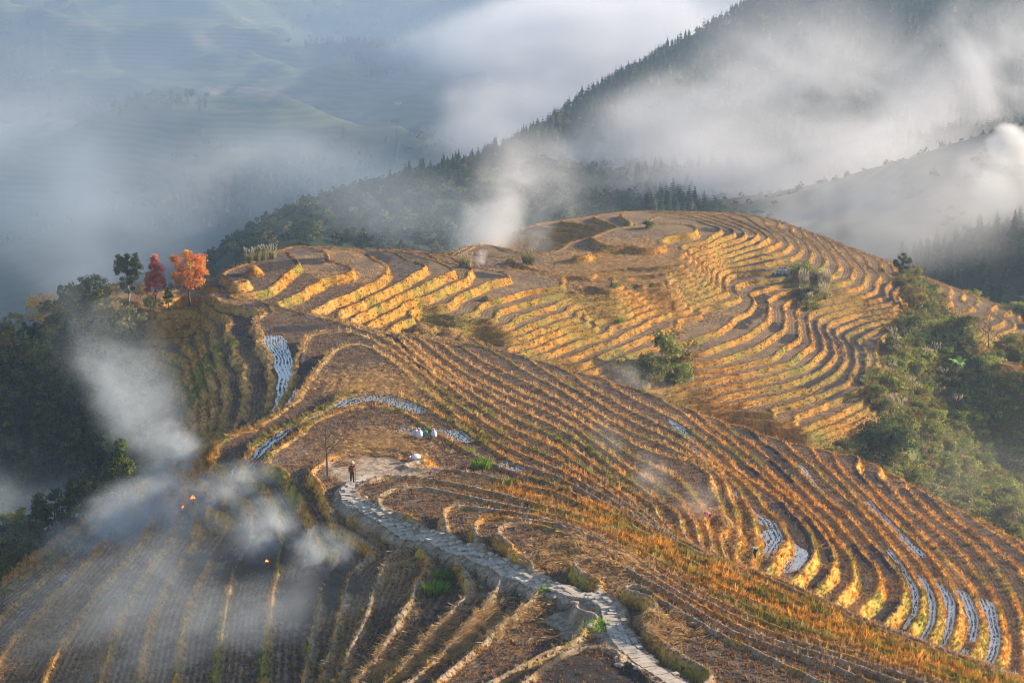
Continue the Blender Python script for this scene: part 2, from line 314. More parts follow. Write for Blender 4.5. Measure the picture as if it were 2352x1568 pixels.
for u, v, r in [(1000,1300,1.5),(1370,1430,2),(1060,1000,3.5),(1110,1050,2.5),(740,960,5),(640,1060,3),(1200,870,2),(1330,890,2),(1500,1010,2),(1010,720,8),(1100,690,7),(1250,690,6),(560,1030,3),(1900,870,5),(2010,820,4)]:
    x, y = surf(u, v); gsel = np.maximum(gsel, np.exp(-((XX-x)/r)**2-((YY-y)/r/1.6)**2)*sstep(.35, .55, n1))
GOLD = np.zeros_like(XX)
for u, v, r in [(1230,1125,4),(1330,1160,5),(1430,1215,6),(1530,1260,6.5),(1640,1310,7),(1750,1370,7),(1880,1430,7),(2000,1480,7),(2150,1530,7),(2300,1580,7)]:
    x, y = surf(u, v); GOLD = np.maximum(GOLD, np.exp(-(((XX-x)/r)**2+((YY-y)/r)**2)**2))
GOLD *= sstep(.30, .48, n1*.5+fbm(XX/6+YY/9, (XX+YY)/1.2, 71, 3)*.5)
grass_green_streak = sstep(.5, .62, fbm((XX-YY)/9, (XX+YY)/1.1, 73, 3))
MF = sstep(168, 185, YY)*(1-RC)*sstep(28, 14, XX)*sstep(-40, -30, XX)*(1-GOLD)*sstep(250, 240, YY)
gold = mixc(gold, mixc(C(.46,.31,.13), C(.64,.46,.22), n3), MF*.6)
gsel = np.clip(gsel+sstep(195, 180, YY)*sstep(-24, -18, XX)*(1-GOLD)*sstep(.5, .62, fbm(XX/2.5, YY/3.5, 110, 3))*.75, 0, 1)
grass = mixc(gold, green, np.clip(gsel*.8+GOLD*grass_green_streak*.85, 0, .9))
edge = np.clip(isw+np.exp(-(DIST/.45)**2)*.9+GOLD*.9, 0, 1)
grass = mixc(grass, mixc(C(.34,.22,.07), C(.24,.22,.05), sstep(.4, .6, fbm(XX/3, YY/3, 95, 3))), (RC*.55)*sstep(.35, .6, fbm(XX/7, YY/7, 96, 3)))
grass = grass*((.80+.60*fbm(XX/.9, YY/.9, 98, 3))*(1-.34*sstep(222, 238, YY)))[..., None]  # grass beyond the crest darkened, tempering the strong sun through its colour
grass = grass*(1-sstep(222, 238, YY)[..., None]*np.array([0, .06, .25]))
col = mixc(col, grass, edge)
mud = mixc(C(.26,.19,.13), C(.42,.33,.24), sstep(.3, .7, fbm(XX*3, YY*3, 92, 2)))
bund = np.exp(-((DIST-.17)/.17)**2)*nearf*(XX > -14)*(1-isw)*1.3
col = mixc(col, mud, np.clip(bund*sstep(.30, .48, n1)*(1-GOLD)+LOOSE, 0, 1))
edge = edge*(1-LOOSE)
wildc = mixc(C(.05,.075,.02), C(.14,.14,.05), n1); col = mixc(col, wildc, WILD)
BURN = np.zeros_like(XX); WATER = np.zeros_like(XX)
def polymask(l, w):
    P = [surf(u, v) for u, v in l]; out = np.full(XX.shape, 99.)
    P = [np.array(p) for p in P]
    x0 = min(p[0] for p in P)-w-3; x1 = max(p[0] for p in P)+w+3; y0 = min(p[1] for p in P)-w-6; y1 = max(p[1] for p in P)+w+6
    i0, i1 = np.searchsorted(xs, [x0, x1]); j0, j1 = np.searchsorted(ys, [y0, y1])
    sx, sy = XX[j0:j1, i0:i1], YY[j0:j1, i0:i1]; d = np.full(sx.shape, 99.)
    for a, b in zip(P, P[1:] if len(P) > 1 else P):
        ab = b-a; L = max(ab@ab, 1e-6); t = np.clip(((sx-a[0])*ab[0]+(sy-a[1])*ab[1])/L, 0, 1)
        d = np.minimum(d, np.hypot(sx-a[0]-t*ab[0], sy-a[1]-t*ab[1]))
    out[j0:j1, i0:i1] = d; return out
WATERL = [([(780,925),(851,909),(901,914),(965,935)],1.5),([(630,770),(645,820),(655,870),(655,905),(640,940)],1.7),([(733,948),(680,968),(633,1002),(580,1045),(500,1108)],.8),
 ([(840,770),(884,795)],.5),([(930,852),(970,885),(1000,912)],.45),([(925,980),(950,988)],.9),([(1000,972),(1040,985),(1065,1000)],1.3),([(1165,1062),(1190,1070)],1.2),
 ([(1545,960),(1580,1000),(1618,1048)],1.0),([(1640,1085),(1690,1122),(1745,1178),(1775,1200)],.9),([(1790,1222),(1812,1250),(1795,1272)],2.6),
 ([(1835,1062),(1868,1100),(1890,1125)],.8),([(1995,1145),(2035,1185),(2085,1240),(2120,1270)],.8),([(2050,1262),(2085,1305),(2108,1355),(2110,1405),(2090,1440)],.9),
 ([(2125,1320),(2148,1370),(2150,1430),(2132,1470)],1.1),([(2150,1330),(2182,1370),(2194,1400),(2188,1440),(2175,1465)],1.1),([(2200,1345),(2232,1390),(2246,1430),(2243,1465)],1.1),
 ([(2250,1365),(2283,1410),(2298,1460),(2285,1512)],1.3),([(2180,1470),(2200,1478)],1.6),([(1690,1150),(1697,1200),(1704,1235)],.35)]
BURNL = [([(530,637),(545,634)],2.4),([(600,606),(660,600)],2.4),([(700,590),(730,594)],1.8),([(490,673),(520,674)],1.2),([(560,702),(640,706),(700,722)],1.2),([(650,748),(720,742)],1.6),
 ([(660,835),(680,850)],2.2),([(575,970)],2.0),([(850,575),(870,590)],2),([(1090,618),(1150,634)],1.5),([(590,1262),(600,1290)],3),([(720,1330),(725,1370)],3.2),([(480,1270),(470,1285)],2.5),([(560,1215),(540,1240)],2),
 ([(1660,530),(1710,545),(1725,570),(1715,610)],3.2),([(2045,660),(2010,720),(1965,765),(1955,800),(1975,840),(2015,870),(2020,900)],2.4),([(1868,735),(1895,800),(1912,840),(1860,885)],1.5),
 ([(1905,750),(1930,810),(1945,860),(1900,905)],1.3),([(1745,660),(1750,700),(1700,745)],1.4),([(1790,640),(1770,625)],2.5),([(1820,770),(1805,780)],1.6),([(1780,740),(1780,760)],1.2),
 ([(1790,1160),(1830,1210),(1850,1260),(1862,1300),(1850,1318)],1.8),([(1855,1190),(1890,1230),(1905,1270)],1.4),([(1765,1030),(1790,1060),(1800,1095)],1.6),([(1700,985),(1730,1000)],1.6),
 ([(1975,1262),(2000,1290)],1.6),([(2010,1260),(2040,1300)],1.4),([(2060,1400),(2030,1430)],1.8),([(2000,1085),(2010,1110)],2.2),([(2120,1130),(2140,1160)],1.8),([(2080,1110),(2090,1130)],1.4),
 ([(1690,1060),(1720,1080)],1.2),([(1960,1050),(1990,1075)],1.2),([(1870,1275),(1868,1300)],1.6),([(780,700),(830,745),(930,800),(975,850)],.7),([(2200,1390),(2195,1410)],.5),([(1380,1545),(1340,1530)],2.5)]
isw = isw*(1-LOOSE)
okw = (1-isw)*sstep(.30, .5, DIST)*(1-LOOSE)
for l, w in WATERL: w *= .7; WATER = np.maximum(WATER, sstep(w*1.15, w*.85, polymask(l, w)+(n1-.5)*.7*min(w, 1.5)))
for l, w in BURNL: BURN = np.maximum(BURN, sstep(w*1.15, w*.7, polymask(l, w)+(n1-.5)*w*1.3))
WATER *= okw*(1-WILD); BURN *= (1-isw)*(1-WILD)
col = mixc(col, mixc(C(.018,.016,.016), C(.05,.042,.04), n3), BURN*.93)
Z -= WATER*.04; 
flatZ = bot+.0
Z = np.where(WATER > .5, flatZ+.015*(fbm(XX*1.5, YY*1.5, 99, 2)-.5), Z)
# stubble rows follow the rims
ny, nx = Z.shape; nv = ny*nx
idx = np.arange(nv).reshape(ny, nx)
Fq = np.stack([idx[:-1, :-1], idx[:-1, 1:], idx[1:, 1:], idx[1:, :-1]], -1).reshape(-1, 4)
A2 = np.stack([WATER, np.clip(DIST/10, 0, 1), (1-edge)*(1-WILD)*(1-BURN*.7)*(1-LOOSE)], -1).reshape(-1, 3)
def ground_material():
    m = bpy.data.materials.new('terrace_ground'); m.use_nodes = True; nt = m.node_tree; L = nt.links.new; b = nt.nodes['Principled BSDF']
    ca = nd(nt, 'ShaderNodeAttribute', _attribute_name='alb'); cb = nd(nt, 'ShaderNodeAttribute', _attribute_name='info'); sep = nd(nt, 'ShaderNodeSeparateColor'); L(cb.outputs['Color'], sep.inputs[0])
    geo = nd(nt, 'ShaderNodeNewGeometry')
    no = nd(nt, 'ShaderNodeTexNoise', Scale=5.0, Detail=5.0, Roughness=.7); L(geo.outputs['Position'], no.inputs['Vector'])
    no2 = nd(nt, 'ShaderNodeTexNoise', Scale=1.2, Detail=3.0); L(geo.outputs['Position'], no2.inputs['Vector'])
    # rows
    k = nd(nt, 'ShaderNodeMath', _operation='MULTIPLY'); k.inputs[1].default_value = 10*2*math.pi/.42; L(sep.outputs[1], k.inputs[0])
    ad = nd(nt, 'ShaderNodeMath', _operation='MULTIPLY_ADD'); ad.inputs[1].default_value = 3.0; L(no2.outputs['Fac'], ad.inputs[0]); L(k.outputs[0], ad.inputs[2])
    sn = nd(nt, 'ShaderNodeMath', _operation='SINE'); L(ad.outputs[0], sn.inputs[0])
    row = nd(nt, 'ShaderNodeMapRange'); row.inputs['From Min'].default_value = -1; row.inputs['To Min'].default_value = .72; row.inputs['To Max'].default_value = 1.25; L(sn.outputs[0], row.inputs['Value'])
    nmul = nd(nt, 'ShaderNodeMapRange'); nmul.inputs['From Min'].default_value = .3; nmul.inputs['From Max'].default_value = .7; nmul.inputs['To Min'].default_value = .55; nmul.inputs['To Max'].default_value = 1.5; L(no.outputs['Fac'], nmul.inputs['Value'])
    one = nd(nt, 'ShaderNodeMix'); one.inputs[2].default_value = 1; L(sep.outputs[2], one.inputs[0]); L(row.outputs[0], one.inputs[3])
    mu = nd(nt, 'ShaderNodeMath', _operation='MULTIPLY'); L(one.outputs[0], mu.inputs[0]); L(nmul.outputs[0], mu.inputs[1])
    sc = nd(nt, 'ShaderNodeVectorMath', _operation='SCALE'); L(ca.outputs['Color'], sc.inputs[0]); L(mu.outputs[0], sc.inputs['Scale'])
    wm = nd(nt, 'ShaderNodeMapRange', ); wm.inputs['From Min'].default_value = .4; wm.inputs['From Max'].default_value = .6; L(sep.outputs[0], wm.inputs['Value'])
    mc = nd(nt, 'ShaderNodeMix', _data_type='RGBA'); L(wm.outputs[0], mc.inputs[0]); L(sc.outputs[0], mc.inputs[6]); mc.inputs[7].default_value = (.50, .475, .44, 1)
    me_ = nd(nt, 'ShaderNodeMath', _operation='MULTIPLY'); me_.inputs[1].default_value = .5; L(wm.outputs[0], me_.inputs[0]); L(me_.outputs[0], b.inputs['Metallic'])
    L(mc.outputs[2], b.inputs['Base Color'])
    rr = nd(nt, 'ShaderNodeMapRange'); rr.inputs['To Min'].default_value = .9; rr.inputs['To Max'].default_value = .06; L(wm.outputs[0], rr.inputs['Value']); L(rr.outputs[0], b.inputs['Roughness'])
    sp = nd(nt, 'ShaderNodeMapRange'); sp.inputs['To Min'].default_value = .15; sp.inputs['To Max'].default_value = .9; L(wm.outputs[0], sp.inputs['Value']); L(sp.outputs[0], b.inputs['Specular IOR Level'])
    bs = nd(nt, 'ShaderNodeMapRange'); bs.inputs['To Min'].default_value = .9; bs.inputs['To Max'].default_value = 0; L(wm.outputs[0], bs.inputs['Value'])
    bp = nd(nt, 'ShaderNodeBump', Distance=.12); L(no.outputs['Fac'], bp.inputs['Height']); L(bs.outputs[0], bp.inputs['Strength']); L(bp.outputs[0], b.inputs['Normal'])
    return m
GM = ground_material()
me = new_mesh('terraced_hillside', np.stack([XX, YY, Z], -1).reshape(-1, 3), Fq, [GM], smooth=True, attrs={'alb': col.reshape(-1, 3), 'info': A2})
link('terraced_hillside', me, kind='structure')
def _fi(ax, p): return np.interp(p, ax, np.arange(len(ax)))
def ground(px, py):
    """ground height on the finished mesh"""
    fx = np.clip(_fi(xs, px), 0, nx-1.001); fy = np.clip(_fi(ys, py), 0, ny-1.001); ix, iy = np.floor(fx).astype(int), np.floor(fy).astype(int); tx, ty = fx-ix, fy-iy
    return (Z[iy, ix]*(1-tx)+Z[iy, ix+1]*tx)*(1-ty)+(Z[iy+1, ix]*(1-tx)+Z[iy+1, ix+1]*tx)*ty
def pick(A, px, py): return A[np.round(_fi(ys, py)).astype(int), np.round(_fi(xs, px)).astype(int)]
# ------------------------------------------------------------------ the far valley
def lin_fit(P, z):
    n = len(P); K = -np.sqrt(((P[:, None]-P[None])**2).sum(-1)+.0025); A = np.zeros((n+1, n+1)); A[:n, :n] = K; A[:n, n] = 1; A[n, :n] = 1
    return np.linalg.lstsq(A, np.append(z, 0), rcond=None)[0]
def lin_eval(P, w, X, Y):
    Q = np.stack([X.ravel(), Y.ravel()], 1); out = np.zeros(len(Q))
    for i in range(0, len(Q), 20000):
        q = Q[i:i+20000]; out[i:i+20000] = -np.sqrt(((q[:, None]-P[None])**2).sum(-1)+.0025)@w[:-1]+w[-1]
    return out.reshape(X.shape)
FARP = [(480,628,470),(560,562,500),(640,515,520),(700,490,540),(780,455,570),(870,424,600),(940,412,640),(1000,406,680),(1060,390,720),(1150,345,790),(1230,305,850),(1310,250,900),(1390,200,950),(1480,145,1000),(1560,105,1050),(1650,55,1100),(1740,5,1150),(1850,-60,1200),(2000,-140,1250),(2352,-260,1300),
 (560,620,440),(700,560,480),(800,520,510),(900,500,540),(1000,560,480),(1000,480,560),(1200,450,620),(1350,350,760),(1500,400,690),(1500,260,880),(1500,470,610),(1700,480,580),(1650,300,800),(1700,150,980),(1900,300,780),(2000,100,960),(2200,200,850),(2352,0,1030),(2352,200,820),(1850,450,610),(2000,380,660),(2150,320,700),
 (1880,532,500),(1990,472,515),(2100,408,530),(2200,372,540),(2300,335,550),(2420,290,560),(2100,500,480),(2250,480,470),(2400,450,470),(2000,560,460),(2200,560,440),
 (2090,665,415),(2160,640,418),(2240,615,420),(2352,585,420),(2450,560,425),
 (-100,780,1000),(-100,600,1200),(-100,450,1400),(-100,300,1600),(-100,150,1850),(-100,0,2150),(-100,-200,2600),
 (100,620,1120),(100,480,1330),(150,350,1500),(150,200,1750),(200,50,2000),(300,560,1100),(300,430,1330),(330,330,1480),(300,180,1820),(300,0,2200),(300,-200,2600),
 (600,470,1180),(600,350,1420),(600,240,1620),(560,150,1850),(600,0,2250),(600,-200,2650),(900,380,1300),(900,280,1560),(900,180,1820),(900,80,2080),(900,0,2350),(900,-200,2700),
 (1120,340,1450),(1120,230,1750),(1120,130,2030),(1150,30,2350),(1200,-100,2700),(1400,130,1850),(1400,40,2200),(1600,-20,2400),(1600,-120,2700)]
fp = [at_y(u, v, y) for u, v, y in FARP]
fp += [np.array(p, float) for p in [(-150,400,-190),(-300,420,-230),(-250,650,-300),(-190,560,-240),(-190,800,-290),(-110,900,-262),(-400,800,-300),(-45,1020,-245),(30,1200,-250),(130,1400,-255),(260,1500,-260),(450,1600,-260),
 (-500,1100,-300),(-800,900,-260),(-900,500,-240),(-900,1600,-150),(-900,2400,0),(0,3100,30),(900,3100,40),(-900,3100,60),(900,2400,-40),(900,1700,-180),(500,1500,-310),(900,1300,60),(900,900,40),(600,900,-50),(900,500,-60),
 (45,415,-125),(0,400,-130),(-40,400,-140),(-110,430,-165),(200,430,-120),(150,400,-125),(-120,200,-130),(-300,200,-160),(-900,100,-200),(0,60,-60),(-120,80,-80),(120,80,-85),(150,200,-135),(400,200,-100),(900,100,-80),(0,200,-90),(0,300,-100),(60,300,-115),(-60,300,-120),(70,360,-120),(0,360,-110),(-100,350,-150),(500,400,-70),(130,300,-130)]]
fp = np.array(fp); FP = fp[:, :2]/500; FW = lin_fit(FP, fp[:, 2])
FX0, FX1, FY0, FY1, FS = -960., 960., 20., 3200., 6.0
fgx = np.arange(FX0, FX1+1, FS); fgy = np.arange(FY0, FY1+1, FS); FXX, FYY = np.meshgrid(fgx, fgy)
FH = lin_eval(FP, FW, FXX/500, FYY/500)
def ridged(x, y, s):
    o = 0; a = 1; t = 0
    for i in range(4):
        o = o+a*(1-abs(2*vnoise(x*2**i, y*2**i, s+i*7)-1)); t += a; a *= .5
    return o/t
far = sstep(1150, 1500, FYY)
FH = FH+(ridged(FXX/330+FYY/900, FYY/420, 200)-.6)*110*far+(ridged(FXX/90, FYY/90, 220)-.6)*(6+14*far+5*((FXX > 60)&(FYY < 640)))*sstep(380, 520, FYY)
nearm = (FXX > X0+4) & (FXX < X1-4) & (FYY > Y0+4) & (FYY < Y1-4)
FH = np.where(nearm, np.minimum(FH, base_h(np.clip(fgx, X0, X1), np.clip(fgy, Y0, Y1))-8), FH)
def fground(px, py):
    px = np.asarray(px, float); py = np.asarray(py, float)
    fx = np.clip((px-FX0)/FS, 0, FH.shape[1]-1.001); fy = np.clip((py-FY0)/FS, 0, FH.shape[0]-1.001); ix, iy = fx.astype(int), fy.astype(int); tx, ty = fx-ix, fy-iy
    return (FH[iy, ix]*(1-tx)+FH[iy, ix+1]*tx)*(1-ty)+(FH[iy+1, ix]*(1-tx)+FH[iy+1, ix+1]*tx)*ty
def fsurf(u, v, y0=395., y1=3100.):
    d = ray(u, v); t = np.arange(y0, y1, 1.5)/d[1]; k = np.argmax(d[2]*t < fground(d[0]*t, d[1]*t)); return d[0]*t[k], d[1]*t[k]
# woods (1) or open terraces (0)
fn = fbm(FXX/160, FYY/160, 301, 4); fn2 = fbm(FXX/40, FYY/40, 303, 3)
def fpoly(l, w):
    P = [np.array(fsurf(u, v)) for u, v in l]; d = np.full(FXX.shape, 9999.)
    for a, b in zip(P, P[1:] if len(P) > 1 else P):
        ab = b-a; LL = max(ab@ab, 1e-6); t = np.clip(((FXX-a[0])*ab[0]+(FYY-a[1])*ab[1])/LL, 0, 1); d = np.minimum(d, np.hypot(FXX-a[0]-t*ab[0], FYY-a[1]-t*ab[1]))
    return sstep(w*1.3, w*.7, d+(fn-.5)*w*1.6)
WOOD = sstep(.50, .60, fn)*far
for l, wd in [([(130,60),(60,160),(200,250),(330,340),(480,430),(620,500)],60),([(700,120),(820,80),(930,60),(1000,120)],90),([(650,330),(800,360),(950,380)],70),([(0,520),(120,600),(250,620)],70),([(400,500),(560,470)],60),([(450,380),(350,380)],50)]:
    WOOD = np.maximum(WOOD, fpoly(l, wd)*far)
for l, wd in [([(260,60),(450,150),(600,220),(700,260)],90),([(60,300),(150,360),(260,380)],70),([(500,100),(620,60)],80),([(760,250),(950,240),(1000,200)],60)]:
    WOOD *= 1-fpoly(l, wd)
WOOD = np.where(FYY < 1350, np.maximum(WOOD, sstep(1350, 1250, FYY)), WOOD)
px, py = fsurf(2200, 420); pale = (FYY > 440)*(FYY < 640)*sstep(60, 75, FXX+(fn2-.5)*10)
WOOD *= 1-pale
fcol = mixc(mixc(C(.05,.075,.035), C(.11,.12,.06), fn2), mixc(C(.02,.036,.018), C(.045,.06,.025), fn2), WOOD)
fcol = mixc(fcol, C(.28,.18,.11), sstep(.66, .72, fbm(FXX/70, FYY/70, 333, 4))*.6*far*(1-WOOD))
fcol = mixc(fcol, mixc(C(.20,.17,.12), C(.30,.25,.18), fn2), pale*.9)
# dry grass along the bushy ridge top
fidx = np.arange(FXX.size).reshape(FXX.shape); FF = np.stack([fidx[:-1, :-1], fidx[:-1, 1:], fidx[1:, 1:], fidx[1:, :-1]], -1).reshape(-1, 4)
def hill_material():
    m = bpy.data.materials.new('valley_hills'); m.use_nodes = True; nt = m.node_tree; L = nt.links.new; b = nt.nodes['Principled BSDF']; b.inputs['Roughness'].default_value = 1; b.inputs['Specular IOR Level'].default_value = .05
    ca = nd(nt, 'ShaderNodeAttribute', _attribute_name='alb'); cb = nd(nt, 'ShaderNodeAttribute', _attribute_name='info'); sep = nd(nt, 'ShaderNodeSeparateColor'); L(cb.outputs['Color'], sep.inputs[0])
    geo = nd(nt, 'ShaderNodeNewGeometry'); sx = nd(nt, 'ShaderNodeSeparateXYZ'); L(geo.outputs['Position'], sx.inputs[0])
    no = nd(nt, 'ShaderNodeTexNoise', Scale=.06, Detail=6.0, Roughness=.65); L(geo.outputs['Position'], no.inputs['Vector'])
    # contour terraces every 3.2 m
    a = nd(nt, 'ShaderNodeMath', _operation='MULTIPLY_ADD'); a.inputs[1].default_value = 2*math.pi/3.6; L(sx.outputs[2], a.inputs[0])
    n3 = nd(nt, 'ShaderNodeMath', _operation='MULTIPLY'); n3.inputs[1].default_value = 9; L(no.outputs['Fac'], n3.inputs[0]); L(n3.outputs[0], a.inputs[2])
    s = nd(nt, 'ShaderNodeMath', _operation='SINE'); L(a.outputs[0], s.inputs[0])
    mr = nd(nt, 'ShaderNodeMapRange'); mr.inputs['From Min'].default_value = -1; mr.inputs['To Min'].default_value = .72; mr.inputs['To Max'].default_value = 1.15; L(s.outputs[0], mr.inputs['Value'])
    nm = nd(nt, 'ShaderNodeMapRange'); nm.inputs['From Min'].default_value = .3; nm.inputs['From Max'].default_value = .7; nm.inputs['To Min'].default_value = .5; nm.inputs['To Max'].default_value = 1.6; L(no.outputs['Fac'], nm.inputs['Value'])
    mx = nd(nt, 'ShaderNodeMix'); L(sep.outputs[0], mx.inputs[0]); L(mr.outputs[0], mx.inputs[2]); L(nm.outputs[0], mx.inputs[3])
    sc = nd(nt, 'ShaderNodeVectorMath', _operation='SCALE'); L(ca.outputs['Color'], sc.inputs[0]); L(mx.outputs[0], sc.inputs['Scale']); L(sc.outputs[0], b.inputs['Base Color'])
    return m
me = new_mesh('valley_hills', np.stack([FXX, FYY, FH], -1).reshape(-1, 3), FF, [hill_material()], smooth=True, attrs={'alb': fcol.reshape(-1, 3), 'info': np.stack([WOOD]*3, -1).reshape(-1, 3)})
link('hills', me, kind='structure')
# ------------------------------------------------------------------ scattering (ground cover only)
def scatter(name, protos, P, rot, scl, tint, m, var=None, **props):
    """protos: list of (V, F3, shade); P (n,3); rot (n,3) euler; scl (n,); tint (n,3). one object, instances made by geometry nodes"""
    n = len(P); Vs = []; Fs = []; vid = []; off = 0; sh = []
    for i, (V, F, s) in enumerate(protos): Vs.append(V); Fs.append(F+off); off += len(V); vid += [i+1]*len(V); sh.append(s)
    me = bpy.data.meshes.new(name); V = np.concatenate(Vs+[P]).astype(np.float32); F = np.concatenate(Fs).astype(np.int32)
    me.vertices.add(len(V)); me.vertices.foreach_set('co', V.ravel()); me.loops.add(F.size); me.loops.foreach_set('vertex_index', F.ravel())
    me.polygons.add(len(F)); me.polygons.foreach_set('loop_start', np.arange(0, F.size, 3, dtype=np.int32)); me.materials.append(m)
    def at(nm, ty, key, arr):
        a = me.attributes.new(nm, ty, 'POINT'); a.data.foreach_set(key, np.ascontiguousarray(arr).ravel())
    z = off
    at('vid', 'INT', 'value', np.array(vid+[0]*n, np.int32))
    var = rng.integers(0, len(protos), n)+1 if var is None else var
    at('sel', 'INT', 'value', np.concatenate([np.zeros(z), var]).astype(np.int32))
    at('rot', 'FLOAT_VECTOR', 'vector', np.concatenate([np.zeros((z, 3)), rot]).astype(np.float32))
    at('scl', 'FLOAT', 'value', np.concatenate([np.zeros(z), scl]).astype(np.float32))
    c = np.ones((z+n, 4), np.float32); c[z:, :3] = tint; at('tint', 'FLOAT_COLOR', 'color', c)
    at('shade', 'FLOAT', 'value', np.concatenate(sh+[np.ones(n)]).astype(np.float32))
    me.update(calc_edges=True)
    o = link(name, me, kind='stuff', **props)
    g = bpy.data.node_groups.new(name, 'GeometryNodeTree'); g.interface.new_socket('Geometry', in_out='INPUT', socket_type='NodeSocketGeometry'); g.interface.new_socket('Geometry', in_out='OUTPUT', socket_type='NodeSocketGeometry')
    N = g.nodes.new; L = g.links.new; gi = N('NodeGroupInput'); go = N('NodeGroupOutput'); jn = N('GeometryNodeJoinGeometry')
    def named(nm, dt): a = N('GeometryNodeInputNamedAttribute'); a.data_type = dt; a.inputs[0].default_value = nm; return a.outputs[0]
    def eq(sock, v):
        c = N('FunctionNodeCompare'); c.data_type = 'INT'; c.operation = 'EQUAL'
        ii = [s for s in c.inputs if s.type == 'INT']; L(sock, ii[0]); ii[1].default_value = v; return c.outputs[0]
    for i in range(len(protos)):
        sp = N('GeometryNodeSeparateGeometry'); sp.domain = 'POINT'; L(gi.outputs[0], sp.inputs[0]); L(eq(named('vid', 'INT'), i+1), sp.inputs[1])
        ip = N('GeometryNodeInstanceOnPoints'); ps = N('GeometryNodeSeparateGeometry'); ps.domain = 'POINT'; L(gi.outputs[0], ps.inputs[0]); L(eq(named('sel', 'INT'), i+1), ps.inputs[1])
        L(ps.outputs[0], ip.inputs['Points']); L(sp.outputs[0], ip.inputs['Instance']); L(named('rot', 'FLOAT_VECTOR'), ip.inputs['Rotation']); L(named('scl', 'FLOAT'), ip.inputs['Scale'])
        L(ip.outputs[0], jn.inputs[0])
    L(jn.outputs[0], go.inputs[0]); md = o.modifiers.new('scatter', 'NODES'); md.node_group = g; return o
def leaf_mat(name, inst=True, color=None, rough=.8, trans=.25, rnd=.25):
    """tinted by instance attribute (ground cover) or by the mesh's own 'alb' colours (crowns)"""
    m = bpy.data.materials.new(name); m.use_nodes = True; nt = m.node_tree; L = nt.links.new; nt.nodes.remove(nt.nodes['Principled BSDF'])
    a = nd(nt, 'ShaderNodeAttribute'); a.attribute_name = 'tint' if inst else 'alb'; a.attribute_type = 'INSTANCER' if inst else 'GEOMETRY'
    src = a.outputs['Color']
    s = nd(nt, 'ShaderNodeAttribute'); s.attribute_name = 'shade'
    oi = nd(nt, 'ShaderNodeObjectInfo'); mr = nd(nt, 'ShaderNodeMapRange'); mr.inputs['To Min'].default_value = 1-rnd; mr.inputs['To Max'].default_value = 1+rnd; L(oi.outputs['Random'], mr.inputs['Value'])
    mu = nd(nt, 'ShaderNodeMath', _operation='MULTIPLY'); L(mr.outputs[0], mu.inputs[0])
    if inst: L(s.outputs['Fac'], mu.inputs[1])
    else: mu.inputs[1].default_value = 1
    sc = nd(nt, 'ShaderNodeVectorMath', _operation='SCALE'); L(src, sc.inputs[0]); L(mu.outputs[0], sc.inputs['Scale'])
    if color:
        c = nd(nt, 'ShaderNodeVectorMath', _operation='MULTIPLY'); L(sc.outputs[0], c.inputs[0]); c.inputs[1].default_value = color; src2 = c.outputs[0]
    else: src2 = sc.outputs[0]
    d = nd(nt, 'ShaderNodeBsdfDiffuse'); t = nd(nt, 'ShaderNodeBsdfTranslucent'); mx = nd(nt, 'ShaderNodeMixShader'); mx.inputs[0].default_value = trans
    L(src2, d.inputs[0]); L(src2, t.inputs[0]); L(d.outputs[0], mx.inputs[1]); L(t.outputs[0], mx.inputs[2]); L(mx.outputs[0], nt.nodes['Material Output'].inputs[0]); return m
def tuft(n, h, spread, lean, w, droop=.0):
    V = []; F = []; sh = []
    for i in range(n):
        a = rng.uniform(0, 2*math.pi); r = spread*math.sqrt(rng.uniform()); b = np.array([r*math.cos(a), r*math.sin(a), -.05]); hh = h*rng.uniform(.6, 1.15)
        la = rng.uniform(0, 2*math.pi); l = lean*rng.uniform(.2, 1)*hh; s = rng.uniform(0, 2*math.pi); side = np.array([math.cos(s), math.sin(s), 0])*w*rng.uniform(.7, 1.3)
        mid = b+np.array([math.cos(la)*l*.45, math.sin(la)*l*.45, hh*.65]); tip = b+np.array([math.cos(la)*l*(1+droop), math.sin(la)*l*(1+droop), hh*(1-droop*.6)])
        k = len(V); V += [b-side, b+side, mid-side*.8, mid+side*.8, tip]; F += [(k, k+1, k+3), (k, k+3, k+2), (k+2, k+3, k+4)]; q = rng.uniform(.75, 1.25); sh += [q*.8, q*.8, q, q, q*1.15]
    return np.array(V), np.array(F), np.array(sh)
def pickcells(weight, n):
    w = (weight*AREA).ravel().astype(float); c = np.cumsum(w); k = np.searchsorted(c, rng.uniform(0, c[-1], n)); k = np.minimum(k, w.size-1)
    j, i = np.divmod(k, nx); px = xs[i]+rng.uniform(-.1, .1, n); py = ys[j]+rng.uniform(-.1, .1, n); return px, py, j, i
# what the camera side can see at all: drop ground far outside the view cone
VIS = ((np.abs(XX) < YY*.30+4)).astype(float)
dens = np.clip(190/YY, .35, 1.6)
GM2 = leaf_mat('grass_blades')
# grass on the banks
wb = (isw*.9+np.exp(-(DIST/.34)**2)*.9*(1-nearf*.5)+GOLD*.9)*(1-LOOSE)*(1-WILD)*(1-BURN*.85)*VIS*dens*(1-WATER)
wb *= .55+.9*fbm(XX/1.3, YY/1.3, 500, 2)
area = (wb*AREA).sum(); n = int(min(area*16, 330000)); print('bank grass', n)
px, py, j, i = pickcells(wb, n); c = col[j, i]; dwn = np.stack([-gxx[j, i], -gyy[j, i]], -1); dwn /= np.linalg.norm(dwn, axis=1)[:, None]+1e-6
tl = rng.uniform(.15, .65, n); rot = np.stack([-dwn[:, 1]*tl, dwn[:, 0]*tl, rng.uniform(-.6, .6, n)], -1)
tint = c*rng.uniform(.65, 1.6, (n, 1))
sclb = rng.uniform(.6, 1.25, n)*(1-.35*sstep(165, 140, py)*(1-pick(GOLD, px, py)))*(1-.32*sstep(215, 240, py))
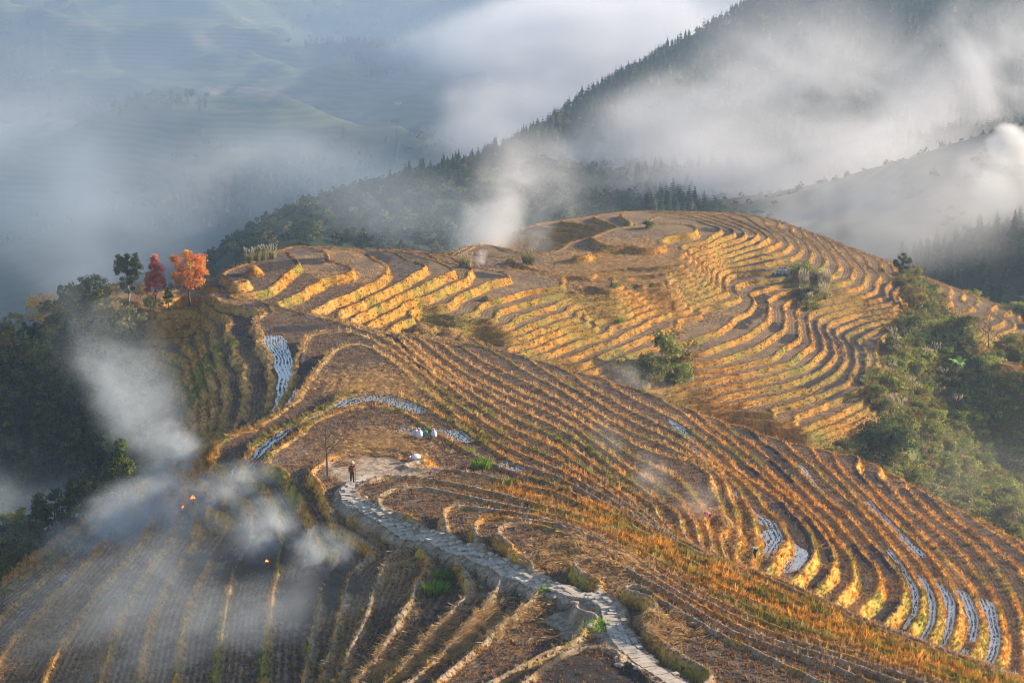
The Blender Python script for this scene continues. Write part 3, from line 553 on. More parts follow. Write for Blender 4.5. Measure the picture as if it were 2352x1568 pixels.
scatter('bank_grass', [tuft(9, .5, .22, .7, .022, .25), tuft(11, .38, .2, .9, .022, .5), tuft(6, .62, .16, .4, .018, .1)], np.stack([px, py, ground(px, py)], -1), rot, sclb, tint, GM2, label='dry golden and green grass on the terrace banks')
# rice stubble in rows
fw = (1-isw)*(1-LOOSE)*(1-GOLD*.8)*sstep(.3, .45, DIST)*(1-WILD)*VIS*np.clip((175/YY)**2, .05, 1.4)*(1-BURN*.8)*(YY < 260)*(1+2.5*WATER)
n = int(min((fw*AREA).sum()*11, 190000)); print('stubble', n)
px, py, j, i = pickcells(fw, n); d = DIST[j, i]; g = G[j, i]; nd_ = (np.round(d/.36)*.36-d); nd_ = np.where(g > .035, nd_, 0)
px = px+gxx[j, i]/g*nd_; py = py+gyy[j, i]/g*nd_
c = mixc(mixc(C(.22,.115,.045), C(.40,.22,.085), rng.uniform(0, 1, n)), C(.03,.022,.018), (pick(WATER, px, py) > .5)*1.)
scatter('rice_stubble', [tuft(6, .22, .05, .5, .02), tuft(5, .18, .06, .8, .02)], np.stack([px, py, ground(px, py)], -1), np.stack([0*px, 0*px, rng.uniform(0, 6.28, n)], -1), rng.uniform(.7, 1.4, n)*(1-.45*(pick(WATER, px, py) > .5)), c, GM2, label='cut rice stubble standing in rows in the fields')
# loose straw
sw = (1-isw)*(1-WILD)*VIS*sstep(.8, 1.2, typ)*sstep(.45, .65, n1)*np.clip(170/YY, .2, 1.2)*(YY < 300)*(1-WATER)
for u, v, r in [(1320,1258,2.5),(1410,1285,2.5),(1500,1440,2),(900,1520,3),(880,870,5),(1460,600,9),(1420,625,7),(870,1010,3),(860,1040,3),(1100,1430,3),(1650,1195,3)]:
    x, y = surf(u, v); sw = sw+VIS*np.exp(-((XX-x)/r)**2-((YY-y)/r)**2)*3*(1-isw*.7)
sw = sw*(1-LOOSE)
n = 30000; px, py, j, i = pickcells(sw, n)
c = mixc(C(.50,.30,.12), C(.66,.47,.24), rng.uniform(0, 1, n))
lay = rng.uniform(1.1, 1.5, n)
scatter('loose_straw', [tuft(10, .5, .22, .5, .014), tuft(8, .6, .2, .6, .014)], np.stack([px, py, ground(px, py)+.05], -1), np.stack([lay, 0*px, fbm(px/2, py/2, 5, 2)*20+rng.uniform(-.6, .6, n)], -1), rng.uniform(.6, 1.1, n), c, GM2, label='loose rice straw lying on the fields')
# ------------------------------------------------------------------ trees
def tube(path, r0, r1, k=6):
    P = np.array(path, float); n = len(P); V = []; F = []
    for i in range(n):
        t = P[min(i+1, n-1)]-P[max(i-1, 0)]; t /= np.linalg.norm(t); a = np.cross(t, [0, .3, 1] if abs(t[2]) < .9 else [1, 0, 0]); a /= np.linalg.norm(a); b = np.cross(t, a)
        r = r0+(r1-r0)*i/(n-1)
        for j in range(k): th = 2*math.pi*j/k; V.append(P[i]+r*(a*math.cos(th)+b*math.sin(th)))
    for i in range(n-1):
        for j in range(k): q = i*k; F += [(q+j, q+(j+1) % k, q+k+(j+1) % k), (q+j, q+k+(j+1) % k, q+k+j)]
    return np.array(V), np.array(F)
def joinm(parts):
    V = []; F = []; o = 0
    for v, f in parts: V.append(v); F.append(f+o); o += len(v)
    return np.concatenate(V), np.concatenate(F)
def limbs(h, r, nl, seed, spread=.5, start=.35, depth=1, lean=.06):
    rr = np.random.default_rng(seed); tr = [np.array([0, 0, -.3])]; p = np.zeros(3)
    for i in range(7): p = np.array([rr.normal(0, lean)*h*.4*(i/6), rr.normal(0, lean)*h*.4*(i/6), h*(i+1)/7*.92]); tr.append(p)
    parts = [tube(tr, r, r*.25)]; tips = []
    def branch(base, dirn, L, rad, dep):
        pts_ = [base]; d = dirn.copy()
        for s in range(4): d = d+rr.normal(0, .16, 3)+np.array([0, 0, .10]); d /= np.linalg.norm(d); pts_.append(pts_[-1]+d*L/4)
        parts.append(tube(pts_, rad, rad*.3, 4)); tips.append(pts_[-1]); tips.append(pts_[2])
        if dep > 0:
            for q in range(3):
                b = pts_[1+q]; dd = d+rr.normal(0, .55, 3); dd /= np.linalg.norm(dd); branch(b, dd, L*.55, rad*.5, dep-1)
    for i in range(nl):
        t = start+(1-start)*i/nl; b = np.array(tr[1])*(1-t)+np.array([tr[-1][0]*t, tr[-1][1]*t, tr[-1][2]*t]); a = i*2.4+rr.uniform(0, .8)
        branch(b, np.array([math.cos(a), math.sin(a), .55]), h*spread*(1.1-t*.75), r*.42, depth)
    return parts, np.array(tips)
def leafmesh(centres, rad, nper, size, cols, seed, up=.3):
    rr = np.random.default_rng(seed); n = len(centres)*nper; ci = np.repeat(np.arange(len(centres)), nper)
    d = rr.normal(0, 1, (n, 3)); d /= np.linalg.norm(d, axis=1)[:, None]; rad = np.broadcast_to(rad, len(centres))
    c = centres[ci]+d*(rad[ci]*rr.uniform(.2, 1.25, n)**.8)[:, None]*np.array([1, 1, .75])
    nn = d*.7+rr.normal(0, .7, (n, 3))+np.array([0, 0, up]); nn /= np.linalg.norm(nn, axis=1)[:, None]
    a = np.cross(nn, rr.normal(0, 1, (n, 3))); a /= np.linalg.norm(a, axis=1)[:, None]; b = np.cross(nn, a); s = size*rr.uniform(.6, 1.3, (n, 1))
    V = np.stack([c-a*s, c-b*s*.55, c+a*s, c+b*s*.55], 1).reshape(-1, 3); F = np.arange(4*n).reshape(n, 4)
    cc = np.array(cols); k = rr.integers(0, len(cc), len(centres)); kc = cc[k[ci]]*.65+cc[rr.integers(0, len(cc), n)]*.35
    kc = kc*rr.uniform(.7, 1.3, (n, 1)); return V, F, np.repeat(kc, 4, 0)
LEAF = leaf_mat('leaves', inst=False, trans=.5); BARK = mat('bark', (.10, .075, .055), .95, noise=(6, .4)); PALEBARK = mat('pale_bark', (.28, .24, .19), .9, noise=(6, .4))
def crown_centres(h, w, n, seed, z0=.35, shape='oval'):
    rr = np.random.default_rng(seed); out = []
    while len(out) < n:
        p = rr.uniform(-1, 1, 3)
        if (p**2).sum() > 1 or (p**2).sum() < .12: continue
        zz = (p[2]+1)/2; wd = 1.0
        if shape == 'cone': wd = 1.15*(1-zz)+.15
        out.append([p[0]*w*wd, p[1]*w*wd, h*(z0+(1-z0)*zz)])
    return np.array(out)
def make_tree(kind, h, w, cols, seed, nclump=34, nper=70, size=.17, shape='oval', z0=.3, bark=None, gap=.0):
    parts, tips = limbs(h*.9, h*.022+.02, 7, seed, spread=w/h*.8, start=z0*.9); tv, tf = joinm(parts)
    cc = crown_centres(h, w, nclump, seed+1, z0, shape); rr = np.random.default_rng(seed+5); V, F, c = leafmesh(cc, rr.uniform(.13, .30, len(cc))*w*1.15, nper, size, cols, seed+2)
    return (new_mesh(kind+'_trunk', tv, tf, [bark or BARK], smooth=True), new_mesh(kind+'_crown', V, F, [LEAF], attrs={'alb': c}))
def make_conifer(h, seed, lay=16, cols=((.02,.05,.022),(.035,.07,.03),(.05,.08,.03)), wid=.2):
    rr = np.random.default_rng(seed); V = []; F = []; c = []
    for i in range(lay):
        t = i/lay; z = h*(.12+.86*t); r = h*wid*(1-t)**.8*rr.uniform(.75, 1.15)+.12; nb = 8 if t < .7 else 5
        for j in range(nb):
            a = 2*math.pi*(j+rr.uniform(-.3, .3))/nb+i; d = np.array([math.cos(a), math.sin(a), 0]); s = np.array([-d[1], d[0], 0]); r2 = r*rr.uniform(.7, 1.2)
            b = np.array([0, 0, z+r*.25]); tip = d*r2+np.array([0, 0, z-r*.22]); w_ = r2*.33
            k = len(V); V += [b, d*r2*.55+s*w_+[0, 0, z-.02*h], tip, d*r2*.55-s*w_+[0, 0, z-.02*h], d*r2*.5+[0, 0, z+r*.2]]
            F += [(k, k+1, k+4), (k+1, k+2, k+4), (k+2, k+3, k+4), (k+3, k, k+4)]; cc = np.array(cols[rr.integers(0, len(cols))])*rr.uniform(.7, 1.3); c += [cc*.8, cc, cc*1.2, cc, cc]
    return np.array(V), np.array(F), np.array(c)
def conifer_meshes(seed, h=1.0):
    V, F, c = make_conifer(h*9, seed); tv, tf = tube([(0, 0, -.8), (0, 0, 4), (.05, 0, 8.6)], .16, .03, 5)
    return new_mesh('conifer_trunk', tv, tf, [BARK]), new_mesh('conifer_crown', V, F, [LEAF], attrs={'alb': c})
def plant(name, meshes, x, y, z, s=1.0, rz=0.0, label='', cat='tree', group=None, sz=1.0, parts=('trunk', 'crown')):
    e = bpy.data.objects.new(name, None); COL.objects.link(e); e.location = (x, y, z); e.rotation_euler = (0, 0, rz); e.scale = (s, s, s*sz); e.empty_display_size = .2
    e['label'] = label; e['category'] = cat
    if group: e['group'] = group
    for nm, me in zip(parts, meshes):
        if me is not None: link(nm, me, e)
    return e
def by_top(u, v, h, y0=150., y1=372., f=None, st=.25):
    d = ray(u, v); t = np.arange(y0, y1, st)/d[1]; x = d[0]*t; y = d[1]*t; g = (f or ground)(x, y); hit = np.where(d[2]*t-h < g)[0]
    k = hit[0] if len(hit) else len(t)-1; return x[k], y[k], g[k]
DG = ((.035,.06,.025),(.055,.09,.03),(.08,.10,.035)); OL = ((.20,.20,.05),(.30,.27,.07),(.13,.15,.045)); AU = ((.26,.16,.045),(.18,.16,.045),(.32,.21,.07))
LG = ((.24,.29,.05),(.36,.37,.08),(.16,.22,.055)); RD = ((.78,.20,.14),(.85,.34,.24),(.70,.14,.11)); OR = ((.70,.27,.05),(.72,.37,.08),(.60,.17,.04),(.50,.32,.08))
def TREEARGS(*a, **k): return a, k
def ridge(name, kind_args, u, v, D, label):
    d = ray(u, v); t = D/d[1]; x = d[0]*t; g = float(ground(x, D)); h = d[2]*t-g; print(name, label[:20], 'height', round(h, 1)); a_ = list(kind_args[0]); kw = dict(kind_args[1]); ch = a_[1]*(1-kw.get('z0', .3)); a_[1] = h; kw['z0'] = max(.12, 1-ch/h); m_ = make_tree(*a_, **kw); plant(name, m_, x, D, g-.1, 1, 0, label); print(label, 'height', h)
ridge('maple_tree', TREEARGS('maple', 6.4, 2.15, OR, 11, 75, 85, .14, z0=.22), 430, 570, 243, label='orange maple tree on the ridge, broadest and brightest of the autumn trees')
ridge('maple_tree', TREEARGS('red_maple', 6.6, 1.5, RD, 14, 60, 75, .14, shape='cone', z0=.2), 354, 584, 243, label='slender pinkish red maple tree between the orange maple and a tall green tree')
ridge('broadleaf_tree', TREEARGS('tall_tree', 8.0, 1.7, DG+((.10,.13,.05),), 18, 55, 80, .14, z0=.35, bark=PALEBARK), 290, 574, 244, label='tall dark green tree with a bare pale trunk left of the red maple')
ridge('broadleaf_tree', TREEARGS('dark_tree', 6.6, 2.4, DG, 21, 55, 80, .14, z0=.3), 212, 628, 246, label='dark rounded tree standing left of the tall green tree on the ridge')
ridge('broadleaf_tree', TREEARGS('thin_tree', 7.0, 3.0, AU, 25, 40, 70, .12, z0=.35, bark=PALEBARK), 95, 672, 255, label='thin leaved brown tree with visible branches at the far left skyline')
ridge('broadleaf_tree', TREEARGS('spare_tree', 6.0, 1.8, OL, 27, 18, 40, .15, z0=.4), 30, 712, 255, label='small sparse olive tree at the left edge of the skyline')
BT = [make_tree('thicket_a', 5.5, 2.2, DG, 31, 30, 75, .17), make_tree('thicket_b', 5.0, 2.0, OL, 34, 28, 75, .17), make_tree('thicket_c', 6.0, 1.8, DG+LG[:1], 37, 28, 75, .17, 'cone', .15), make_tree('thicket_d', 4.6, 2.1, AU+OL[:2], 40, 28, 70, .16)]
LBS = ['olive bushy tree between the dark rounded tree and the tall green tree', 'yellowish tree crowded behind the foot of the tall green tree', 'brownish tree filling the gap between the tall green tree and the red maple', 'dark green tree left of the dark rounded tree', 'dark pointed tree at the left shoulder of the dark rounded tree', 'low olive tree below the red maple', 'low dark tree in front of the tall green tree', 'green tree below the orange maple on the shaded side']
for (u, v, D, k), lb in zip([(243,650,250,1), (268,664,248,3), (322,668,247,3), (155,662,252,0), (182,650,251,2), (345,690,240,1), (285,690,240,0), (385,655,241,2)], LBS):
    d = ray(u, v); t = D/d[1]; x = d[0]*t; g = float(ground(x, D)); hh = (5.5, 5.0, 6.0, 4.6)[k]; plant('broadleaf_tree', BT[k], x, D, g-.2, max(.5, (d[2]*t-g)/hh*.98), u, lb)
LB = {0: 'dark green tree in the thicket on the shaded left slope', 1: 'olive green tree in the thicket on the shaded left slope', 2: 'pointed green tree in the thicket on the shaded left slope', 3: 'brownish tree in the thicket on the shaded left slope'}
placed = []
def free(x, y, r):
    for a, b, c in placed:
        if (a-x)**2+(b-y)**2 < (r+c)**2*.16: return False
    placed.append((x, y, r)); return True
bl = np.array([(640,290),(690,322),(735,300),(770,290),(830,330),(880,395),(940,380),(1000,300),(1060,240),(1110,190),(1160,140),(1230,80),(1290,20)], float)
cnt = 0; v = 655.
while v < 1330:
    u = -25+rng.uniform(0, 20)
    while u < np.interp(v, bl[:, 0], bl[:, 1])-12:
        sky = np.interp(u, [0, 60, 130, 180, 240, 300], [740, 705, 690, 655, 655, 668]); u2, v2 = u+rng.uniform(-9, 9), v+rng.uniform(-10, 10)
        if v2 > sky:
            k = int(rng.choice([0, 1, 2, 3, 1, 3] if v < 800 else [0, 0, 1, 2, 2])); s_ = rng.uniform(.75, 1.15)*np.interp(v2, [700, 800, 900], [1.9, 1.35, 1]); x, y, z = by_top(u2, v2, 4.9*s_, 172., 290.)
            if y < 289 and free(x, y, 1.6): plant('broadleaf_tree', BT[k], x, y, z-.2, s_*.9, rng.uniform(0, 6.28), LB[k], 'tree', 'trees of the left thicket, kind %s' % 'abcd'[k]); cnt += 1
        u += rng.uniform(22, 30)
    v += 24
print('left trees', cnt)
# bushes of the right-hand valley
def make_bush(name, h, w, cols, seed, n=22, nper=80, size=.15):
    parts, tips = limbs(h*.7, .05, 6, seed, spread=.6, start=.1); tv, tf = joinm(parts); cc = crown_centres(h, w, n, seed+1, .0); rr = np.random.default_rng(seed)
    V, F, c = leafmesh(cc, rr.uniform(.25, .42, n)*w, nper, size, cols, seed+2); return new_mesh(name+'_stems', tv, tf, [BARK], smooth=True), new_mesh(name+'_foliage', V, F, [LEAF], attrs={'alb': c})
BS = [make_bush('bush_a', 2.4, 1.7, LG, 51), make_bush('bush_b', 2.8, 1.8, DG[1:]+OL[:2], 54), make_bush('bush_c', 2.0, 1.6, OL+AU[:1], 57), make_bush('bush_d', 3.2, 1.7, LG+AU, 60)]
LBB = {0: 'fresh green bush in the sunny valley right of the terraces', 1: 'dark green bush in the sunny valley right of the terraces', 2: 'olive brown bush in the sunny valley right of the terraces', 3: 'tall yellowish bush in the sunny valley right of the terraces'}
rwm = (WILD > .5)*(XX > 8)*(XX < YY*.27+3)*(YY > 236)*(YY < 345)*VIS
px, py, j, i = pickcells(rwm, 2500); cnt = 0; BP = ('stem', 'foliage')
for x, y in zip(px, py):
    if cnt >= 250: break
    if not free(x, y, 1.9): continue
    k = int(rng.choice([0, 0, 1, 2, 2, 3])); plant('bush', BS[k], x, y, float(ground(x, y))-.15, rng.uniform(.5, 1.15), rng.uniform(0, 6.28), LBB[k], 'bush', 'bushes of the right valley, kind %s' % 'abcd'[k], parts=BP); cnt += 1
print('bushes', cnt)
def single(name, meshes, u, v, h0, H_, label, cat='bush', parts=BP, y0=230.):
    x, y, z = by_top(u, v, H_, y0); plant(name, meshes, x, y, z-.1, H_/h0, 1.0, label, cat, parts=parts)
single('bush', BS[3], 1545, 768, 2.8, 5.0, 'large sunlit bush in the dark hollow at the foot of the middle terraces')
single('bush', BS[1], 1500, 815, 2.8, 3.5, 'lower dark bush leaning against the large sunlit bush in the hollow')
single('bush', make_bush('round_bush', 4, 3, DG, 66, 34, 120, .16), 2035, 968, 4.0, 5.0, 'big round dark bush behind the sunlit terrace crest on the right', parts=BP)
single('bush', BS[0], 1840, 598, 2.4, 2.4, 'bright green bush beside the rubble heap high on the terraces')
single('bush', BS[1], 1490, 502, 2.8, 1.6, 'low dark green mound of bush on the very hilltop')
single('broadleaf_tree', BT[0], 2075, 582, 5.5, 4.0, 'lone dark tree on the skyline where the terraces run down to the right', 'tree', ('trunk', 'crown'), 300.)
single('broadleaf_tree', BT[3], 2100, 655, 4.6, 4.5, 'brown bushy tree at the head of the overgrown gully', 'tree', ('trunk', 'crown'), 280.)
single('broadleaf_tree', BT[3], 2280, 648, 4.6, 5, 'rusty brown tree beyond the skyline beside the narrow conifer', 'tree', ('trunk', 'crown'), 340.)
CM = [conifer_meshes(70+i) for i in range(4)]
single('conifer', CM[0], 2237, 620, 9.0, 6.5, 'narrow dark conifer just beyond the right skyline', 'tree', ('trunk', 'crown'), 340.)
# conifers on the forested ridge: the ones drawn along its edge and the larger ones on its face are trees of their own
sil = [(1000,400),(1060,385),(1150,340),(1230,300),(1310,246),(1390,196),(1480,140),(1560,100),(1650,50),(1740,0)]; cp = []
fr = np.random.default_rng(5); placed = []
SILW = [at_y(u, v, y) for u, v, y in FARP[6:18]]
tries = 0
while len(cp) < 200 and tries < 9000:
    tries += 1; q = fr.uniform(0, len(SILW)-1.001); a = int(q); p = SILW[a]*(1-q+a)+SILW[a+1]*(q-a); x = p[0]+fr.normal(4, 9); y = p[1]+fr.normal(0, 12)
    if free(x, y, 3.6): cp.append((x, y, fr.uniform(.45, .85)))
for x, y, s in cp: plant('conifer', CM[fr.integers(0, 4)], x, y, float(fground(x, y))-.5, s, fr.uniform(0, 6.28), 'dark conifer along the edge of the smoky forested ridge', 'tree', 'conifers along the forested ridge')
n0 = len(cp); k = 0
while k < 90:
    x = fr.uniform(85, 150); y = fr.uniform(396, 435); 
    if x < y*.27+6 and free(x, y, 2.6): plant('conifer', CM[fr.integers(0, 4)], x, y, float(fground(x, y))-.4, fr.uniform(.55, .95), fr.uniform(0, 6.28), 'grey green conifer in the plantation behind the right skyline', 'tree', 'conifers behind the right skyline'); k += 1
# far woods as ground cover
def ctint(n, a, b): return mixc(C(*a), C(*b), rng.uniform(0, 1, n))
V, F, c = make_conifer(9, 90, 9); V2, F2, c2 = make_conifer(7.5, 91, 7, wid=.3)
def blobp(seed, h=5.0, w=2.6):
    cc = crown_centres(h, w, 12, seed, .05); V, F, c = leafmesh(cc, .9, 16, .55, [(1, 1, 1)], seed); return V, np.concatenate([F[:, :3], F[:, [0, 2, 3]]]), c[:, 0]
protoF = [(V, F, c[:, 1]/.065), (V2, F2, c2[:, 1]/.065), blobp(95), blobp(96, 4, 2.8)]
def fpick(weight, n):
    wv = weight.ravel().astype(float); cs = np.cumsum(wv); k = np.minimum(np.searchsorted(cs, rng.uniform(0, cs[-1], n)), wv.size-1); j, i = np.divmod(k, len(fgx))
    return fgx[i]+rng.uniform(-.5, .5, n)*FS, fgy[j]+rng.uniform(-.5, .5, n)*FS
vis = (np.abs(FXX) < FYY*.28+15)
m1 = np.where(pale*(fn2 > .52), .35, WOOD)*(1-((FYY < 540)&(FXX > 10)&(FXX < 98)))*vis*(FYY > 392)*(FYY < 1330)*(FH > -215)*np.clip(700/FYY, .6, 1.6)
n = 15000; px, py = fpick(m1, n); bush = (px < 40)&(py < 760); ph = (py < 640)&(px > 60); bush = bush | ph; var = np.where(bush, rng.integers(3, 5, n), np.where(rng.uniform(size=n) < .8, rng.integers(1, 3, n), rng.integers(3, 5, n)))
tint = np.where((rng.uniform(size=n) < .1)[:, None], C(.16,.15,.06), ctint(n, (.028,.05,.025), (.06,.085,.035)))
FM = leaf_mat('far_foliage', trans=.3)
scatter('forest', protoF, np.stack([px, py, fground(px, py)-.4], -1), np.stack([0*px, 0*px, rng.uniform(0, 6.28, n)], -1), np.where(bush, rng.uniform(.3, .75, n)*np.where(ph, .6, 1), rng.uniform(.5, .85, n)), tint, FM, var=var, label='dense smoky forest covering the ridge behind the terraces')
m2 = WOOD*vis*(FYY > 1000)*far
n = 9000; px, py = fpick(m2, n); var = rng.integers(1, 5, n)
scatter('far_woods', protoF, np.stack([px, py, fground(px, py)-1], -1), np.stack([0*px, 0*px, rng.uniform(0, 6.28, n)], -1), rng.uniform(.9, 1.6, n), ctint(n, (.04,.06,.035), (.10,.10,.05)), FM, var=var, label='woods on the slopes across the valley')
# undergrowth in the thickets
us = WILD*VIS*(H > -97); n = 26000; px, py, j, i = pickcells(us, n)
def shrublet(seed):
    cc = crown_centres(.9, .7, 7, seed, 0); V, F, c = leafmesh(cc, .32, 14, .13, [(1, 1, 1)], seed); return V, np.concatenate([F[:, :3], F[:, [0, 2, 3]]]), c[:, 0]
tint = np.where((rng.uniform(size=n) < .25)[:, None], ctint(n, (.22,.15,.06), (.34,.24,.10)), ctint(n, (.17,.20,.045), (.36,.35,.10)))
tint = np.where((px < 0)[:, None], tint*.45, tint)  # left thicket: shade of the slope put into a darker tint
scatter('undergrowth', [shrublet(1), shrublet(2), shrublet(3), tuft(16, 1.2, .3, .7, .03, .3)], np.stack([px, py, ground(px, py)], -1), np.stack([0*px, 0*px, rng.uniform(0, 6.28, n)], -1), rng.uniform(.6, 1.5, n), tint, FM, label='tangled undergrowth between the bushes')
# ------------------------------------------------------------------ footpath slabs
def box(c, s, rz=0.0, jit=0.0, tilt=0.0):
    V = np.array([(x, y, z) for x in (-.5, .5) for y in (-.5, .5) for z in (-.5, .5)])*np.array(s)
    if jit: V = V+rng.uniform(-jit, jit, V.shape)*np.array([1, 1, .5])
    if tilt: V[:, 2] += V[:, 0]*rng.uniform(-tilt, tilt)+V[:, 1]*rng.uniform(-tilt, tilt)
    ca, sa = math.cos(rz), math.sin(rz); V = np.stack([V[:, 0]*ca-V[:, 1]*sa, V[:, 0]*sa+V[:, 1]*ca, V[:, 2]], -1)+np.array(c)
    return V, np.array([(0,1,3,2),(4,6,7,5),(0,4,5,1),(2,3,7,6),(0,2,6,4),(1,5,7,3)])
seg = np.hypot(*np.diff(PW, axis=0).T); cum = np.concatenate([[0], np.cumsum(seg)]); s = .2; sl = []
while s < cum[-1]-.3:
    d = rng.uniform(.30, .52); x = np.interp(s, cum, PW[:, 0]); y = np.interp(s, cum, PW[:, 1]); x2 = np.interp(s+.4, cum, PW[:, 0]); y2 = np.interp(s+.4, cum, PW[:, 1]); th = math.atan2(y2-y, x2-x)
    W_ = rng.uniform(.85, 1.05); cut = rng.uniform(-.25, .25); z = float(ground(x, y))
    pcs = [(-W_/2, cut), (cut, W_/2)] if rng.uniform() < .75 else [(-W_/2, W_/2)]
    if rng.uniform() < .25: pcs.append((W_/2+.03, W_/2+rng.uniform(.25, .45)))
    for a, b in pcs:
        m = (a+b)/2; cx_, cy_ = x-math.sin(th)*m, y+math.cos(th)*m; zz = max(float(ground(cx_, cy_)), z-.08)
        sl.append(box((cx_, cy_, zz+.03), (d-.035, b-a-.035, .14), th+rng.normal(0, .04), .015, .02))
    s += d
V, F = joinm(sl); STONE = mat('path_stone', (.46, .40, .33), .85, noise=(1.7, .35)); sme = new_mesh('stone_path', V, F, [STONE]); link('stone_path', sme, kind='structure')
# ------------------------------------------------------------------ loose stones
ROCK = mat('rock', (.30, .27, .23), .9, noise=(5, .4))
def rock(seed, r):
    bm = bmesh.new(); bmesh.ops.create_icosphere(bm, subdivisions=2, radius=1); rr = random.Random(seed); ax = [rr.uniform(.6, 1.2) for _ in range(3)]
    for v in bm.verts:
        n = math.sin(v.co.x*3+seed)*.12+math.sin(v.co.y*4+seed*2)*.12+rr.uniform(-.06, .06); v.co = Vector((v.co.x*ax[0], v.co.y*ax[1], v.co.z*ax[2]*.6))*(1+n)*r
    me = bpy.data.meshes.new('rock'); bm.to_mesh(me); bm.free(); me.materials.append(ROCK); return me
RK = [rock(i, .2) for i in range(4)]
for q in range(34):
    t = rng.uniform(.05, .95)*(len(PW)-1); i = int(t); d = PW[min(i+1, len(PW)-1)]-PW[i]; d /= np.linalg.norm(d); side = rng.choice([-1, 1])*rng.uniform(.85, 1.7); x, y = PW[i]+np.array([-d[1], d[0]])*side
    o = link('stone', RK[q % 4], loc=(x, y, float(ground(x, y))+.03), label='small grey stone lying on the worn verge of the slab path', category='stone', group='loose stones beside the slab path'); s_ = rng.uniform(.5, 1.5); o.scale = (s_,)*3; o.rotation_euler[2] = rng.uniform(0, 6)
def put(name, me, u, v, label, cat, rz=0.0, s=1.0, dz=0.0, y0=90., **kw):
    x, y = surf(u, v, y0); o = link(name, me, loc=(x, y, float(ground(x, y))+dz), label=label, category=cat, **kw); o.scale = (s,)*3; o.rotation_euler[2] = rz; return o
def emp(name, u, v, label, cat, rz=0.0, s=1.0, y0=90., **kw): return put(name, None, u, v, label, cat, rz, s, 0, y0, **kw)
# rubble heap on the far terraces
rb = []
for q in range(26): rb.append(box((rng.normal(0, .9), rng.normal(0, .6), rng.uniform(.05, .55)), rng.uniform(.25, .7, 3), rng.uniform(0, 3), .06))
PR = mat('pale_rock', (.42, .40, .38), .9, noise=(4, .3)); rh = emp('rubble_heap', 1795, 622, 'heap of pale broken stones on a dark field high on the far terraces', 'rubble', y0=270.)
for q in rb: link('stone', new_mesh('stone', q[0], q[1], [PR]), rh)
# ------------------------------------------------------------------ skinned figures
def skinned(name, verts, edges, m, parent=None, sub=2):
    me = bpy.data.meshes.new(name); me.from_pydata([v[:3] for v in verts], edges, []); me.materials.append(m)
    o = link(name, me, parent); sk_ = o.modifiers.new('skin', 'SKIN'); sk_.use_smooth_shade = True; lay = me.skin_vertices[0] if me.skin_vertices else None
    if lay is None:
        bpy.context.view_layer.objects.active = o
        with bpy.context.temp_override(object=o, active_object=o): bpy.ops.mesh.customdata_skin_add()
        lay = me.skin_vertices[0]
    for i, v in enumerate(verts): lay.data[i].radius = (v[3], v[3] if len(v) < 5 else v[4])
    lay.data[0].use_root = True; sb = o.modifiers.new('sub', 'SUBSURF'); sb.levels = sub; sb.render_levels = sub; return o
SKIN = mat('skin', (.42, .24, .15), .6, noise=(30, .08)); HAIR = mat('black_hair', (.02, .018, .016), .6, noise=(60, .3))
HATM = mat('straw_hat', (.46, .34, .17), .8, noise=(40, .25)); WICK = mat('wicker', (.20, .075, .035), .8, noise=(25, .4)); DARKC = mat('dark_cloth', (.025, .027, .035), .9, noise=(15, .3)); BLUEC = mat('blue_cloth', (.12, .17, .27), .9, noise=(15, .25)); PINKC = mat('pink_cloth', (.50, .10, .12), .9, noise=(15, .25)); GREYC = mat('grey_cloth', (.20, .21, .24), .9, noise=(15, .25)); BROWNC = mat('brown_cloth', (.12, .07, .04), .9, noise=(15, .25))
POSE = {
 'walk': dict(hip=(0,0,.90), belly=(0,0,1.06), chest=(0,.01,1.26), neck=(0,.02,1.43), head=(0,.04,1.54), top=(0,.04,1.64), sh=((-.17,0,1.38),(.17,0,1.38)), el=((-.23,-.04,1.12),(.23,-.02,1.12)), wr=((-.22,.08,.92),(.25,.10,.94)), kn=((-.09,.10,.49),(.10,-.02,.48)), an=((-.09,.06,.08),(.11,-.16,.10))),
 'bent': dict(hip=(0,-.12,.86), belly=(0,.02,.96), chest=(0,.22,1.06), neck=(0,.38,1.12), head=(0,.48,1.13), top=(0,.57,1.16), sh=((-.16,.32,1.07),(.16,.32,1.07)), el=((-.20,.40,.80),(.20,.42,.80)), wr=((-.14,.52,.60),(.14,.54,.60)), kn=((-.12,.05,.48),(.12,.0,.47)), an=((-.14,-.05,.08),(.15,-.14,.08))),
 'crouch': dict(hip=(0,-.10,.32), belly=(0,-.06,.46), chest=(0,.06,.66), neck=(0,.16,.80), head=(0,.22,.90), top=(0,.24,.99), sh=((-.16,.10,.74),(.16,.10,.74)), el=((-.24,.26,.56),(.24,.28,.54)), wr=((-.14,.44,.44),(.14,.46,.40)), kn=((-.17,.26,.48),(.17,.26,.48)), an=((-.13,.04,.08),(.13,.04,.08))),
 'carry': dict(hip=(0,0,.88), belly=(0,.03,1.03), chest=(0,.08,1.22), neck=(0,.14,1.37), head=(0,.20,1.47), top=(0,.22,1.56), sh=((-.17,.08,1.33),(.17,.08,1.33)), el=((-.30,.12,1.30),(.30,.12,1.30)), wr=((-.24,.04,1.52),(.24,.04,1.52)), kn=((-.10,.14,.48),(.10,.02,.46)), an=((-.10,.10,.08),(.12,-.18,.09))),
}
